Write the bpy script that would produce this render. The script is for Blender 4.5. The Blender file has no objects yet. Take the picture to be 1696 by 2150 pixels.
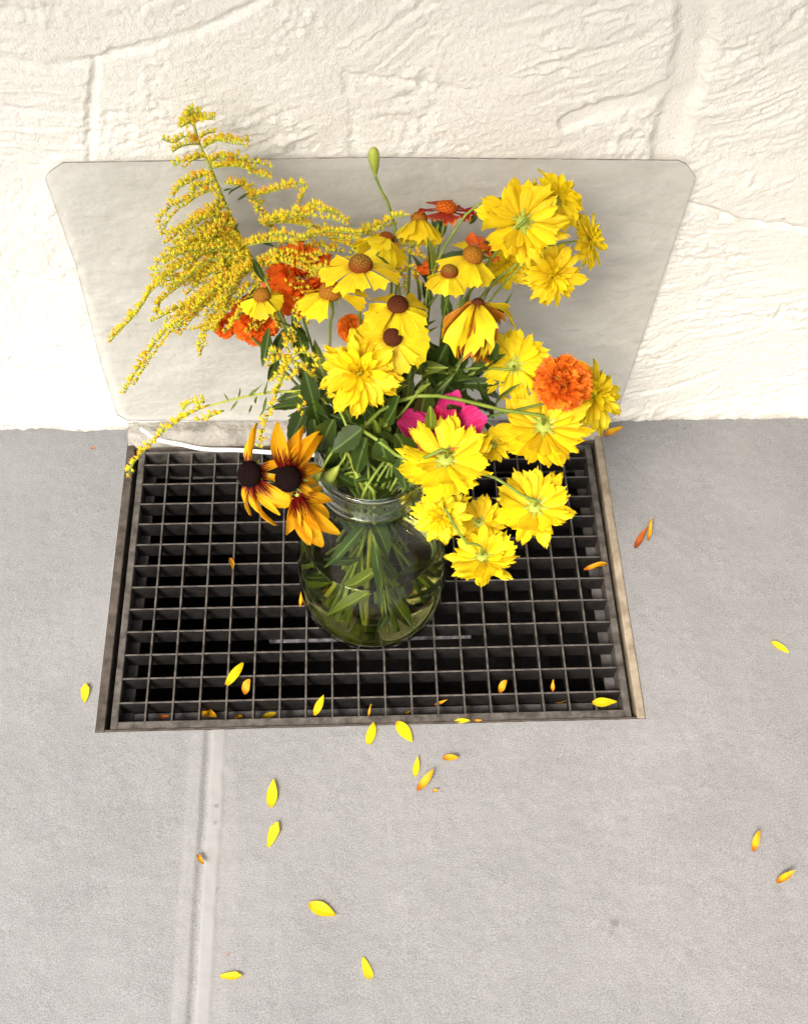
import bpy, math, random
import numpy as np
from mathutils import Vector, Matrix, Euler

random.seed(7)
rnd = random.uniform
scene = bpy.context.scene
col = scene.collection

# ------------------------------------------------------------------ camera
CAM_LOC = Vector((-0.0113, -0.5603, 1.3232))
CAM_EUL = Euler((0.5764, -0.0218, -0.0359), 'XYZ')
FPX, CX, CY = 2471.9, 848.0, 1075.0            # focal length and centre in photo pixels
cd = bpy.data.cameras.new('camera')
cd.sensor_fit = 'VERTICAL'; cd.sensor_height = 24.0; cd.lens = FPX / 2150.0 * 24.0
cd.clip_start = 0.01; cd.clip_end = 200.0
cam = bpy.data.objects.new('camera', cd); col.objects.link(cam)
cam.location = CAM_LOC; cam.rotation_euler = CAM_EUL
scene.camera = cam

# ------------------------------------------------------------------ sky, sun, exposure
SUN_EL, SUN_AZ = math.radians(51), math.radians(215)     # azimuth clockwise from +Y: front left of the wall
w = bpy.data.worlds.new('World'); scene.world = w; w.use_nodes = True
nt = w.node_tree
sky = nt.nodes.new('ShaderNodeTexSky'); sky.sky_type = 'NISHITA'; sky.sun_disc = False
sky.sun_elevation = SUN_EL; sky.sun_rotation = SUN_AZ
sky.air_density = 1.0; sky.dust_density = 5.0; sky.ozone_density = 1.0
bg = nt.nodes['Background']; bg.inputs[1].default_value = 0.15
nt.links.new(sky.outputs[0], bg.inputs[0])
sl = bpy.data.lights.new('sun', 'SUN'); sl.energy = 1.5; sl.angle = math.radians(18); sl.color = (1, 0.955, 0.88)
sun = bpy.data.objects.new('sun', sl); col.objects.link(sun)
sdir = Vector((math.sin(SUN_AZ) * math.cos(SUN_EL), math.cos(SUN_AZ) * math.cos(SUN_EL), math.sin(SUN_EL)))
sun.rotation_euler = sdir.to_track_quat('Z', 'Y').to_euler(); sun.location = sdir * 5
vs = scene.view_settings
vs.view_transform = 'Standard'; vs.look = 'None'; vs.gamma = 1.0; vs.use_curve_mapping = False
vs.exposure = 1.32
scene.cycles.max_bounces = 11; scene.cycles.transmission_bounces = 10; scene.cycles.transparent_max_bounces = 14
scene.cycles.use_adaptive_sampling = True; scene.cycles.adaptive_threshold = 0.02
scene.cycles.diffuse_bounces = 3; scene.cycles.sample_clamp_indirect = 6.0

# ------------------------------------------------------------------ helpers
RC = CAM_EUL.to_matrix()
def ray(px, py):
    return RC @ Vector(((px - CX) / FPX, -(py - CY) / FPX, -1.0))
def at(px, py, Y):                      # point where the sight line meets the plane y = Y
    d = ray(px, py); return CAM_LOC + d * ((Y - CAM_LOC.y) / d.y)
def atz(px, py, z):
    d = ray(px, py); return CAM_LOC + d * ((z - CAM_LOC.z) / d.z)
def scale_at(p):                        # metres per photo pixel at p
    return -((RC.transposed() @ (p - CAM_LOC)).z) / FPX
def cdir(x, y, z):                      # direction given as right, up, towards the viewer
    return (RC @ Vector((x, y, z))).normalized()

def tag(o, label, cat=None, group=None, kind=None):
    o['label'] = label
    if cat: o['category'] = cat
    if group: o['group'] = group
    if kind: o['kind'] = kind
    return o
def empty(name, loc):
    o = bpy.data.objects.new(name, None); col.objects.link(o); o.location = loc
    o.empty_display_size = 0.02
    return o
def mesh(name, verts, faces, mat=None, smooth=True):
    me = bpy.data.meshes.new(name); me.from_pydata([tuple(v) for v in verts], [], faces)
    if smooth: me.polygons.foreach_set('use_smooth', [True] * len(me.polygons))
    if mat: me.materials.append(mat)
    me.update(); return me
WM = {}                                 # world matrices of everything linked
def link(name, me, parent=None, M=None):
    o = bpy.data.objects.new(name, me); col.objects.link(o)
    M = M or Matrix.Identity(4)
    if parent is not None:
        o.parent = parent
        pw = WM.get(parent.name) or Matrix.Translation(parent.location)
        o.matrix_basis = pw.inverted() @ M
    else:
        o.matrix_basis = M
    WM[o.name] = M
    return o

def box(name, x0, x1, y0, y1, z0, z1, mat, bev=0.0):
    import bmesh
    bm = bmesh.new(); bmesh.ops.create_cube(bm, size=1)
    for v in bm.verts:
        v.co = Vector((x0 + (v.co.x + .5) * (x1 - x0), y0 + (v.co.y + .5) * (y1 - y0), z0 + (v.co.z + .5) * (z1 - z0)))
    if bev: bmesh.ops.bevel(bm, geom=bm.edges[:], offset=bev, segments=1, affect='EDGES')
    me = bpy.data.meshes.new(name); bm.to_mesh(me); bm.free(); me.materials.append(mat); return me

def spline(pts, n):                     # Catmull-Rom through pts
    P = [Vector(p) for p in pts]
    if len(P) == 2: return [P[0].lerp(P[1], i / n) for i in range(n + 1)]
    Q = [P[0] * 2 - P[1]] + P + [P[-1] * 2 - P[-2]]
    L = [0]
    for i in range(len(P) - 1): L.append(L[-1] + max((P[i + 1] - P[i]).length, 1e-6))
    out = []
    for k in range(n + 1):
        s = L[-1] * k / n; i = 0
        while i < len(P) - 2 and L[i + 1] < s: i += 1
        t = (s - L[i]) / (L[i + 1] - L[i])
        a, b, c, d = Q[i], Q[i + 1], Q[i + 2], Q[i + 3]
        out.append(0.5 * ((2 * b) + (c - a) * t + (2 * a - 5 * b + 4 * c - d) * t * t + (3 * b - a - 3 * c + d) * t ** 3))
    return out
def tube(pts, r0, r1, sides=6, wob=0.0):
    V, F = [], []; n = len(pts); up = Vector((0.3, 0.2, 1)).normalized(); X = None
    for i, p in enumerate(pts):
        t = (pts[min(i + 1, n - 1)] - pts[max(i - 1, 0)]).normalized()
        if X is None: X = t.cross(up if abs(t.dot(up)) < .95 else Vector((1, 0, 0))).normalized()
        X = (X - t * X.dot(t)).normalized(); Y = t.cross(X)
        r = r0 + (r1 - r0) * i / (n - 1)
        if wob: r *= 1 + wob * math.sin(i * 1.7) * .5
        for k in range(sides):
            a = 2 * math.pi * k / sides
            V.append(p + X * (r * math.cos(a)) + Y * (r * math.sin(a)))
    for i in range(n - 1):
        for k in range(sides):
            k2 = (k + 1) % sides
            F.append((i * sides + k, i * sides + k2, (i + 1) * sides + k2, (i + 1) * sides + k))
    F.append(tuple(range(sides))[::-1]); F.append(tuple((n - 1) * sides + k for k in range(sides)))
    return V, F
def lathe(prof, seg=64, close=True):
    V, F = [], []
    for r, z in prof:
        for k in range(seg):
            a = 2 * math.pi * k / seg; V.append((r * math.cos(a), r * math.sin(a), z))
    m = len(prof)
    for i in range(m - 1):
        for k in range(seg):
            k2 = (k + 1) % seg
            F.append((i * seg + k, i * seg + k2, (i + 1) * seg + k2, (i + 1) * seg + k))
    if close:
        F.append(tuple(range(seg))[::-1]); F.append(tuple((m - 1) * seg + k for k in range(seg)))
    return V, F

# numpy gradient noise
def pn(x, y, seed=0):
    xi = np.floor(x).astype(np.int64); yi = np.floor(y).astype(np.int64); fx = x - xi; fy = y - yi
    def g(ix, iy, dx, dy):
        h = (ix * 374761393 + iy * 668265263 + seed * 974634777) & 0xffffffff
        h = ((h ^ (h >> 13)) * 1274126177) & 0xffffffff; h = h ^ (h >> 16)
        a = (h & 0xffff) / 65536.0 * 2 * np.pi
        return np.cos(a) * dx + np.sin(a) * dy
    u = fx * fx * fx * (fx * (fx * 6 - 15) + 10); v = fy * fy * fy * (fy * (fy * 6 - 15) + 10)
    a = g(xi, yi, fx, fy); b = g(xi + 1, yi, fx - 1, fy); c = g(xi, yi + 1, fx, fy - 1); d = g(xi + 1, yi + 1, fx - 1, fy - 1)
    return (a + (b - a) * u + (c - a) * v + (a - b - c + d) * u * v) * 1.5
def fbm(x, y, seed, o=3):
    s = 0; a = 1.0
    for i in range(o): s = s + a * pn(x * 2 ** i, y * 2 ** i, seed + i); a *= .5
    return s
def axis(lo, hi, a, b, fine, coarse, fixed=()):
    L = list(np.arange(lo, a, coarse)) + list(np.arange(a, b, fine)) + list(np.arange(b, hi + coarse * .5, coarse))
    for f in fixed:
        i = min(range(len(L)), key=lambda k: abs(L[k] - f)); L[i] = f
    return np.array(L)
def grid_mesh(name, V, nx, ny, mat, keep=None):
    idx = np.arange(nx * ny).reshape(ny, nx)
    q = np.stack([idx[:-1, :-1], idx[:-1, 1:], idx[1:, 1:], idx[1:, :-1]], -1).reshape(-1, 4)
    if keep is not None: q = q[keep.ravel()]
    me = bpy.data.meshes.new(name)
    me.vertices.add(len(V)); me.vertices.foreach_set('co', V.astype(np.float32).ravel())
    me.loops.add(len(q) * 4); me.loops.foreach_set('vertex_index', q.astype(np.int32).ravel())
    me.polygons.add(len(q)); me.polygons.foreach_set('loop_start', np.arange(0, len(q) * 4, 4, dtype=np.int32))
    me.polygons.foreach_set('use_smooth', np.ones(len(q), dtype=bool))
    me.update(); me.validate(); me.materials.append(mat); return me
def pdist(x, y, pl):
    d = np.full(x.shape, 9.0)
    for (ax, ay), (bx, by) in zip(pl[:-1], pl[1:]):
        vx, vy = bx - ax, by - ay; L = vx * vx + vy * vy
        t = np.clip(((x - ax) * vx + (y - ay) * vy) / L, 0, 1)
        d = np.minimum(d, np.hypot(x - ax - t * vx, y - ay - t * vy))
    return d
def sstep(a, b, x):
    t = np.clip((x - a) / (b - a), 0, 1); return t * t * (3 - 2 * t)

# ------------------------------------------------------------------ materials
class N:
    def __init__(s, name):
        s.m = bpy.data.materials.new(name); s.m.use_nodes = True; s.t = s.m.node_tree
        s.p = s.t.nodes['Principled BSDF']; s.out = s.t.nodes['Material Output']
    def n(s, typ, **kw):
        x = s.t.nodes.new(typ)
        for k, v in kw.items():
            if k.startswith('i_'):
                k = k[2:]; x.inputs[int(k) if k.isdigit() else k].default_value = v
            else: setattr(x, k, v)
        return x
    def l(s, a, b): s.t.links.new(a, b)
    def coord(s, kind='Object', scale=(1, 1, 1)):
        c = s.n('ShaderNodeTexCoord'); m = s.n('ShaderNodeMapping'); m.inputs['Scale'].default_value = scale
        s.l(c.outputs[kind], m.inputs[0]); return m.outputs[0]
    def noise(s, vec, scale, detail=4, rough=.55):
        x = s.n('ShaderNodeTexNoise'); x.inputs['Scale'].default_value = scale; x.inputs['Detail'].default_value = detail
        x.inputs['Roughness'].default_value = rough
        if vec is not None: s.l(vec, x.inputs['Vector'])
        return x.outputs[0]
    def ramp(s, fac, stops):
        r = s.n('ShaderNodeValToRGB'); e = r.color_ramp.elements
        while len(e) < len(stops): e.new(0.5)
        for el, (p, c) in zip(e, stops): el.position = p; el.color = (*c, 1) if len(c) == 3 else c
        s.l(fac, r.inputs[0]); return r.outputs[0]
    def mix(s, fac, a, b, mode='MIX'):
        x = s.n('ShaderNodeMix', data_type='RGBA', blend_type=mode)
        for v, i in ((fac, 0), (a, 6), (b, 7)):
            if hasattr(v, 'links'): s.l(v, x.inputs[i])
            else: x.inputs[i].default_value = v if i == 0 else (*v, 1)
        return x.outputs[2]
    def bump(s, h, strength, dist):
        b = s.n('ShaderNodeBump'); b.inputs['Strength'].default_value = strength; b.inputs['Distance'].default_value = dist
        s.l(h, b.inputs['Height']); s.l(b.outputs[0], s.p.inputs['Normal']); return b
    def base(s, c):
        if hasattr(c, 'links'): s.l(c, s.p.inputs['Base Color'])
        else: s.p.inputs['Base Color'].default_value = (*c, 1)
    def set(s, rough=.6, spec=.3, metal=0.0):
        s.p.inputs['Roughness'].default_value = rough; s.p.inputs['Specular IOR Level'].default_value = spec
        s.p.inputs['Metallic'].default_value = metal; return s

def mat_wall():
    m = N('white_plaster'); v = m.coord()
    c = m.mix(m.noise(v, 5.0, 4, .6), (0.78, 0.76, 0.675), (0.85, 0.835, 0.755))
    g = m.noise(v, 42, 4, .75)
    c = m.mix(m.ramp(g, [(.27, (1, 1, 1)), (.36, (0, 0, 0))]), c, (0.58, 0.53, 0.45))
    sep = m.n('ShaderNodeSeparateXYZ'); m.l(v, sep.inputs[0])
    f = m.ramp(sep.outputs[2], [(.0, (.75, .75, .75)), (.016, (0, 0, 0))])     # splash dirt along the foot
    c = m.mix(m.mix(1.0, f, m.ramp(g, [(.35, (0, 0, 0)), (.6, (1, 1, 1))]), 'MULTIPLY'), c, (.34, .30, .26))
    m.base(c); m.set(.8, .15)
    m.bump(m.noise(v, 380, 3, .75), .9, .0022); return m.m
def mat_ground():
    m = N('painted_concrete'); v = m.coord()
    big = m.noise(v, 4.5, 6, .7); fine = m.noise(v, 620, 2, .8)
    c = m.mix(m.ramp(big, [(.33, (0, 0, 0)), (.68, (1, 1, 1))]), (0.183, 0.186, 0.190), (0.250, 0.253, 0.257))
    c = m.mix(m.ramp(fine, [(.36, (0, 0, 0)), (.64, (1, 1, 1))]), m.mix(.30, c, (.10, .10, .10)), m.mix(.42, c, (.42, .42, .417)))
    dirt = m.ramp(m.noise(v, 30, 4, .8), [(.225, (1, 1, 1)), (.30, (0, 0, 0))])
    c = m.mix(dirt, c, (0.17, 0.155, 0.15))
    a = m.n('ShaderNodeAttribute', attribute_name='filler')
    c = m.mix(a.outputs['Fac'], c, m.mix(dirt, (.285, .286, .282), (.18, .17, .15)))
    st = m.n('ShaderNodeAttribute', attribute_name='stain')
    c = m.mix(st.outputs['Fac'], c, (.15, .135, .13))
    m.base(c); m.set(.75, .2)
    h2 = m.mix(a.outputs['Fac'], m.noise(v, 520, 3, .85), (.5, .5, .5))
    m.bump(h2, .6, .0016); return m.m
def mat_flat(name, c1, c2, sc=40, rough=.7, spec=.25, metal=0, bump=0.0, kind='Object'):
    m = N(name); v = m.coord(kind)
    m.base(m.mix(m.ramp(m.noise(v, sc, 6, .65), [(.35, (0, 0, 0)), (.65, (1, 1, 1))]), c1, c2)); m.set(rough, spec, metal)
    if bump: m.bump(m.noise(v, sc * 4, 5, .6), .6, bump)
    return m.m
def mat_petal(name, c_main, c_alt, c_base, base_end=.25, streak=0.0, c_tip=None, trans=.35, gen=True):
    m = N(name)
    g = m.coord('Generated', (1, 1, 1))
    st = m.coord('Generated', (9, 0.9, 1))
    oi = m.n('ShaderNodeObjectInfo')
    off = m.n('ShaderNodeVectorMath', operation='ADD'); m.l(st, off.inputs[0]); m.l(oi.outputs['Random'], off.inputs[1])
    vein = m.noise(off.outputs[0], 2.4, 3, .5)
    c = m.mix(m.ramp(vein, [(.38, (0, 0, 0)), (.62, (1, 1, 1))]), c_alt, c_main)
    sep = m.n('ShaderNodeSeparateXYZ'); m.l(g, sep.inputs[0])
    y = sep.outputs[1]
    if streak:
        ad = m.n('ShaderNodeMath', operation='MULTIPLY_ADD', i_1=streak, i_2=-streak * .5); m.l(vein, ad.inputs[0])
        su = m.n('ShaderNodeMath', operation='ADD'); m.l(y, su.inputs[0]); m.l(ad.outputs[0], su.inputs[1]); yy = su.outputs[0]
    else: yy = y
    f = m.ramp(yy, [(max(base_end - .22, 0.0), (1, 1, 1)), (base_end, (0, 0, 0))])
    c = m.mix(f, c, c_base)
    if c_tip:
        f2 = m.ramp(yy, [(.80, (0, 0, 0)), (.97, (1, 1, 1))]); c = m.mix(f2, c, c_tip)
    hs = m.n('ShaderNodeHueSaturation'); m.l(c, hs.inputs['Color'])
    mm = m.n('ShaderNodeMapRange', i_3=.90, i_4=1.05); m.l(oi.outputs['Random'], mm.inputs[0]); m.l(mm.outputs[0], hs.inputs['Value'])
    mh = m.n('ShaderNodeMapRange', i_3=.492, i_4=.506); m.l(oi.outputs['Random'], mh.inputs[0]); m.l(mh.outputs[0], hs.inputs['Hue'])
    cc = hs.outputs[0]
    m.base(cc); m.set(.5, .22); m.bump(vein, .35, .0012)
    tr = m.n('ShaderNodeBsdfTranslucent'); m.l(cc, tr.inputs[0])
    mx = m.n('ShaderNodeMixShader', i_0=trans + .06); m.l(m.p.outputs[0], mx.inputs[1]); m.l(tr.outputs[0], mx.inputs[2])
    m.l(mx.outputs[0], m.out.inputs[0]); return m.m
def mat_leaf(name, c1, c2, rough=.42):
    m = N(name); g = m.coord('Generated'); v = m.coord('Object')
    oi = m.n('ShaderNodeObjectInfo')
    c = m.mix(m.noise(v, 60, 4, .6), c1, c2)
    sep = m.n('ShaderNodeSeparateXYZ'); m.l(g, sep.inputs[0])
    ab = m.n('ShaderNodeMath', operation='SUBTRACT', i_1=.5); m.l(sep.outputs[0], ab.inputs[0])
    a2 = m.n('ShaderNodeMath', operation='ABSOLUTE'); m.l(ab.outputs[0], a2.inputs[0])
    c = m.mix(m.ramp(a2.outputs[0], [(.02, (1, 1, 1)), (.06, (0, 0, 0))]), c, tuple(min(1, x * 1.9 + .02) for x in c2))
    hs = m.n('ShaderNodeHueSaturation'); m.l(c, hs.inputs['Color'])
    mm = m.n('ShaderNodeMapRange', i_3=.65, i_4=1.25); m.l(oi.outputs['Random'], mm.inputs[0]); m.l(mm.outputs[0], hs.inputs['Value'])
    m.base(hs.outputs[0]); m.set(rough, .35)
    tr = m.n('ShaderNodeBsdfTranslucent'); m.l(hs.outputs[0], tr.inputs[0])
    mx = m.n('ShaderNodeMixShader', i_0=.22); m.l(m.p.outputs[0], mx.inputs[1]); m.l(tr.outputs[0], mx.inputs[2])
    m.l(mx.outputs[0], m.out.inputs[0])
    m.bump(m.noise(v, 220, 3, .6), .4, .0006); return m.m
def mat_attr(name, rough=.6, trans=.2):
    m = N(name); a = m.n('ShaderNodeAttribute', attribute_name='tint')
    m.base(a.outputs[0]); m.set(rough, .2)
    tr = m.n('ShaderNodeBsdfTranslucent'); m.l(a.outputs[0], tr.inputs[0])
    mx = m.n('ShaderNodeMixShader', i_0=trans); m.l(m.p.outputs[0], mx.inputs[1]); m.l(tr.outputs[0], mx.inputs[2])
    m.l(mx.outputs[0], m.out.inputs[0]); return m.m
def mat_glass(name):                      # thin-walled glass: clear straight on, reflecting and green towards its edges
    m = N(name)
    lw = m.n('ShaderNodeLayerWeight', i_0=.5)
    b = m.n('ShaderNodeBump'); b.inputs['Strength'].default_value = .45; b.inputs['Distance'].default_value = .004
    m.l(m.noise(m.coord('Object', (1, 1, .6)), 30, 2, .4), b.inputs['Height']); m.l(b.outputs[0], lw.inputs['Normal'])
    p5 = m.n('ShaderNodeMath', operation='POWER', i_1=4.0); m.l(lw.outputs['Facing'], p5.inputs[0])
    f = m.n('ShaderNodeMath', operation='MULTIPLY_ADD', i_1=.85, i_2=.016); m.l(p5.outputs[0], f.inputs[0])
    p2 = m.n('ShaderNodeMath', operation='POWER', i_1=2.6); m.l(lw.outputs['Facing'], p2.inputs[0])
    tp = m.n('ShaderNodeBsdfTransparent'); m.l(m.mix(p2.outputs[0], (.985, .992, .982), (.40, .50, .38)), tp.inputs[0])
    gl = m.n('ShaderNodeBsdfGlossy'); gl.inputs['Roughness'].default_value = .02; m.l(b.outputs[0], gl.inputs['Normal'])
    mx = m.n('ShaderNodeMixShader'); m.l(f.outputs[0], mx.inputs[0]); m.l(tp.outputs[0], mx.inputs[1]); m.l(gl.outputs[0], mx.inputs[2])
    m.l(mx.outputs[0], m.out.inputs[0]); m.t.nodes.remove(m.p); return m.m
def mat_solid_glass(name, ior):
    m = N(name); g = m.n('ShaderNodeBsdfGlass'); g.inputs['Color'].default_value = (.97, .985, .965, 1); g.inputs['IOR'].default_value = ior; g.inputs['Roughness'].default_value = 0
    m.l(g.outputs[0], m.out.inputs[0]); m.t.nodes.remove(m.p); return m.m
def mat_water():
    m = N('jar_water'); g = m.n('ShaderNodeBsdfGlass'); g.inputs['IOR'].default_value = 1.333
    g.inputs['Color'].default_value = (1, 1, 1, 1); m.l(g.outputs[0], m.out.inputs[0])
    va = m.n('ShaderNodeVolumeAbsorption'); va.inputs['Color'].default_value = (.76, .72, .24, 1); va.inputs['Density'].default_value = 8.0
    m.l(va.outputs[0], m.out.inputs['Volume']); m.t.nodes.remove(m.p); return m.m
def mat_panel():
    m = N('frosted_plastic'); v = m.coord()
    c = m.mix(m.ramp(m.noise(m.coord('Object', (1, 1, 1.8)), 9, 5, .7), [(.32, (0, 0, 0)), (.68, (1, 1, 1))]), (.77, .775, .745), (.93, .935, .905))
    sc = m.ramp(m.noise(m.coord('Object', (6, 1, 60)), 5, 3, .8), [(.66, (0, 0, 0)), (.72, (1, 1, 1))])
    c = m.mix(.12, c, sc)
    sp = m.ramp(m.noise(v, 70, 3, .8), [(.22, (1, 1, 1)), (.27, (0, 0, 0))]); c = m.mix(sp, c, (.30, .27, .24))
    m.base(c); m.set(.38, .4); m.bump(m.noise(m.coord('Object', (1, 1, 1.5)), 13, 4, .6), .8, .016)
    tp = m.n('ShaderNodeBsdfTransparent'); tp.inputs[0].default_value = (.97, .965, .945, 1)
    tl = m.n('ShaderNodeBsdfTranslucent'); m.l(c, tl.inputs[0])
    m1 = m.n('ShaderNodeMixShader', i_0=.25); m.l(m.p.outputs[0], m1.inputs[1]); m.l(tl.outputs[0], m1.inputs[2])
    m2 = m.n('ShaderNodeMixShader', i_0=.66); m.l(m1.outputs[0], m2.inputs[1]); m.l(tp.outputs[0], m2.inputs[2])
    m.l(m2.outputs[0], m.out.inputs[0]); return m.m

MW, MG = mat_wall(), mat_ground()
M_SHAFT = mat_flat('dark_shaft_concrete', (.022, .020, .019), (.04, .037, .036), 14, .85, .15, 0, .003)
M_SILL = mat_flat('grimy_sill_paint', (.22, .21, .18), (.44, .425, .375), 26, .75, .2, 0, .009)
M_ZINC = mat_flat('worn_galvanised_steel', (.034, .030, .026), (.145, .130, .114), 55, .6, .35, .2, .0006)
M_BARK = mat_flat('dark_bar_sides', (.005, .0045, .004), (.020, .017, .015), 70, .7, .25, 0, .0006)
M_EDGE_L = mat_flat('rusty_brown_angle', (.042, .034, .027), (.10, .084, .068), 60, .75, .2, 0, .001)
M_EDGE_R = mat_flat('tan_mortar_edge', (.19, .15, .105), (.34, .29, .215), 45, .8, .2, 0, .0015)
M_LEDGE = mat_flat('pale_ledge', (.06, .056, .055), (.14, .132, .130), 30, .8, .2, 0, .001)
M_CABLE = mat_flat('white_cable_sheath', (.74, .73, .69), (.80, .79, .76), 30, .45, .4)
M_STRIP = mat_flat('pale_strip', (.10, .095, .11), (.62, .60, .66), 60, .6, .3)
M_PANEL = mat_panel()
M_PEDGE = mat_flat('grimy_panel_edge', (.20, .185, .165), (.40, .375, .34), 40, .6, .3)
M_GLASS = mat_glass('clear_jar_glass'); M_RIM = mat_solid_glass('thick_rim_glass', 1.47)
M_WATER = mat_water()
Y_MAIN, Y_ALT = (.95, .81, .018), (.89, .65, .012)
M_YEL = mat_petal('yellow_petal', Y_MAIN, Y_ALT, (.66, .42, .012), .16, 0, None, .30)
M_YEL2 = mat_petal('golden_petal', (.95, .77, .016), (.88, .60, .012), (.60, .36, .012), .2, 0, None, .30)
M_YEL3 = mat_petal('lemon_petal', (.94, .82, .03), (.90, .68, .02), (.62, .50, .02), .18, 0, None, .34)
M_YELB = mat_petal('helenium_petal', (.93, .77, .022), (.88, .64, .014), (.50, .28, .01), .24, .1, None, .30)
M_WILT = mat_petal('wilted_petal', (.60, .26, .02), (.42, .13, .012), (.25, .08, .01), .3, .3, None, .2)
M_BIC = mat_petal('orange_bicolour_petal', (.92, .52, .014), (.88, .42, .010), (.18, .011, .005), .45, 1.05, (.86, .52, .014), .30)
M_ORG = mat_petal('orange_petal', (.93, .27, .022), (.87, .19, .015), (.72, .10, .010), .35, .2, (.84, .24, .02), .25)
M_RED = mat_petal('red_orange_petal', (.40, .022, .008), (.30, .012, .006), (.28, .01, .006), .2, .1, (.80, .22, .012), .22)
M_SCAR = mat_petal('scarlet_petal', (.93, .22, .02), (.86, .14, .014), (.70, .07, .010), .3, .2, (.82, .17, .014), .28)
M_PINK = mat_petal('pink_petal', (.86, .075, .30), (.76, .025, .15), (.60, .01, .06), .35, .4, None, .3)
M_FALL_BR = mat_petal('withered_petal', (.50, .15, .02), (.38, .10, .015), (.25, .06, .01), .4, .4, None, .1)
M_FALL_OR = mat_petal('drying_petal', (.78, .42, .01), (.70, .34, .008), (.45, .15, .01), .35, .3, None, .2)
M_STEM = mat_flat('green_stem', (.12, .185, .018), (.22, .285, .035), 70, .5, .35, 0, 0)
M_STEMD = mat_flat('dark_green_stem', (.07, .12, .02), (.13, .19, .03), 70, .5, .35)
M_STEMM = mat_flat('mid_green_stem', (.09, .14, .016), (.16, .21, .03), 70, .5, .35)
M_STEMY = mat_flat('yellow_green_stem', (.30, .34, .04), (.42, .45, .07), 70, .5, .3)
M_CALYX = mat_flat('calyx_green', (.24, .30, .03), (.42, .47, .08), 90, .55, .3)
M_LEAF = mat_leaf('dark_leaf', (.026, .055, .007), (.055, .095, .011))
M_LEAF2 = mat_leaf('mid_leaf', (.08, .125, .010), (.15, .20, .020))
M_FLORET = mat_attr('goldenrod_floret', .6, .46)
def mat_cone(name, c_top, c_side, c_pit):
    m = N(name); a = m.n('ShaderNodeAttribute', attribute_name='bumpy'); g = m.coord('Generated')
    sep = m.n('ShaderNodeSeparateXYZ'); m.l(g, sep.inputs[0])
    c = m.mix(m.ramp(sep.outputs[2], [(.55, (0, 0, 0)), (.9, (1, 1, 1))]), c_side, c_top)
    c = m.mix(a.outputs['Fac'], c_pit, c); m.base(c); m.set(.85, .06); return m.m
M_CONE_GOLD = mat_cone('golden_cone', (.50, .24, .02), (.46, .20, .015), (.16, .05, .008))
M_CONE_BRN = mat_cone('brown_cone', (.13, .035, .012), (.20, .06, .012), (.035, .010, .006))
M_CONE_RUST = mat_cone('rust_cone', (.42, .26, .03), (.30, .075, .012), (.10, .025, .008))
M_CONE_DARK = mat_cone('dark_cone', (.014, .005, .004), (.018, .006, .004), (.003, .0015, .0015))
M_CONE_ORG = mat_cone('orange_cone', (.80, .28, .012), (.70, .18, .01), (.35, .06, .008))

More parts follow.
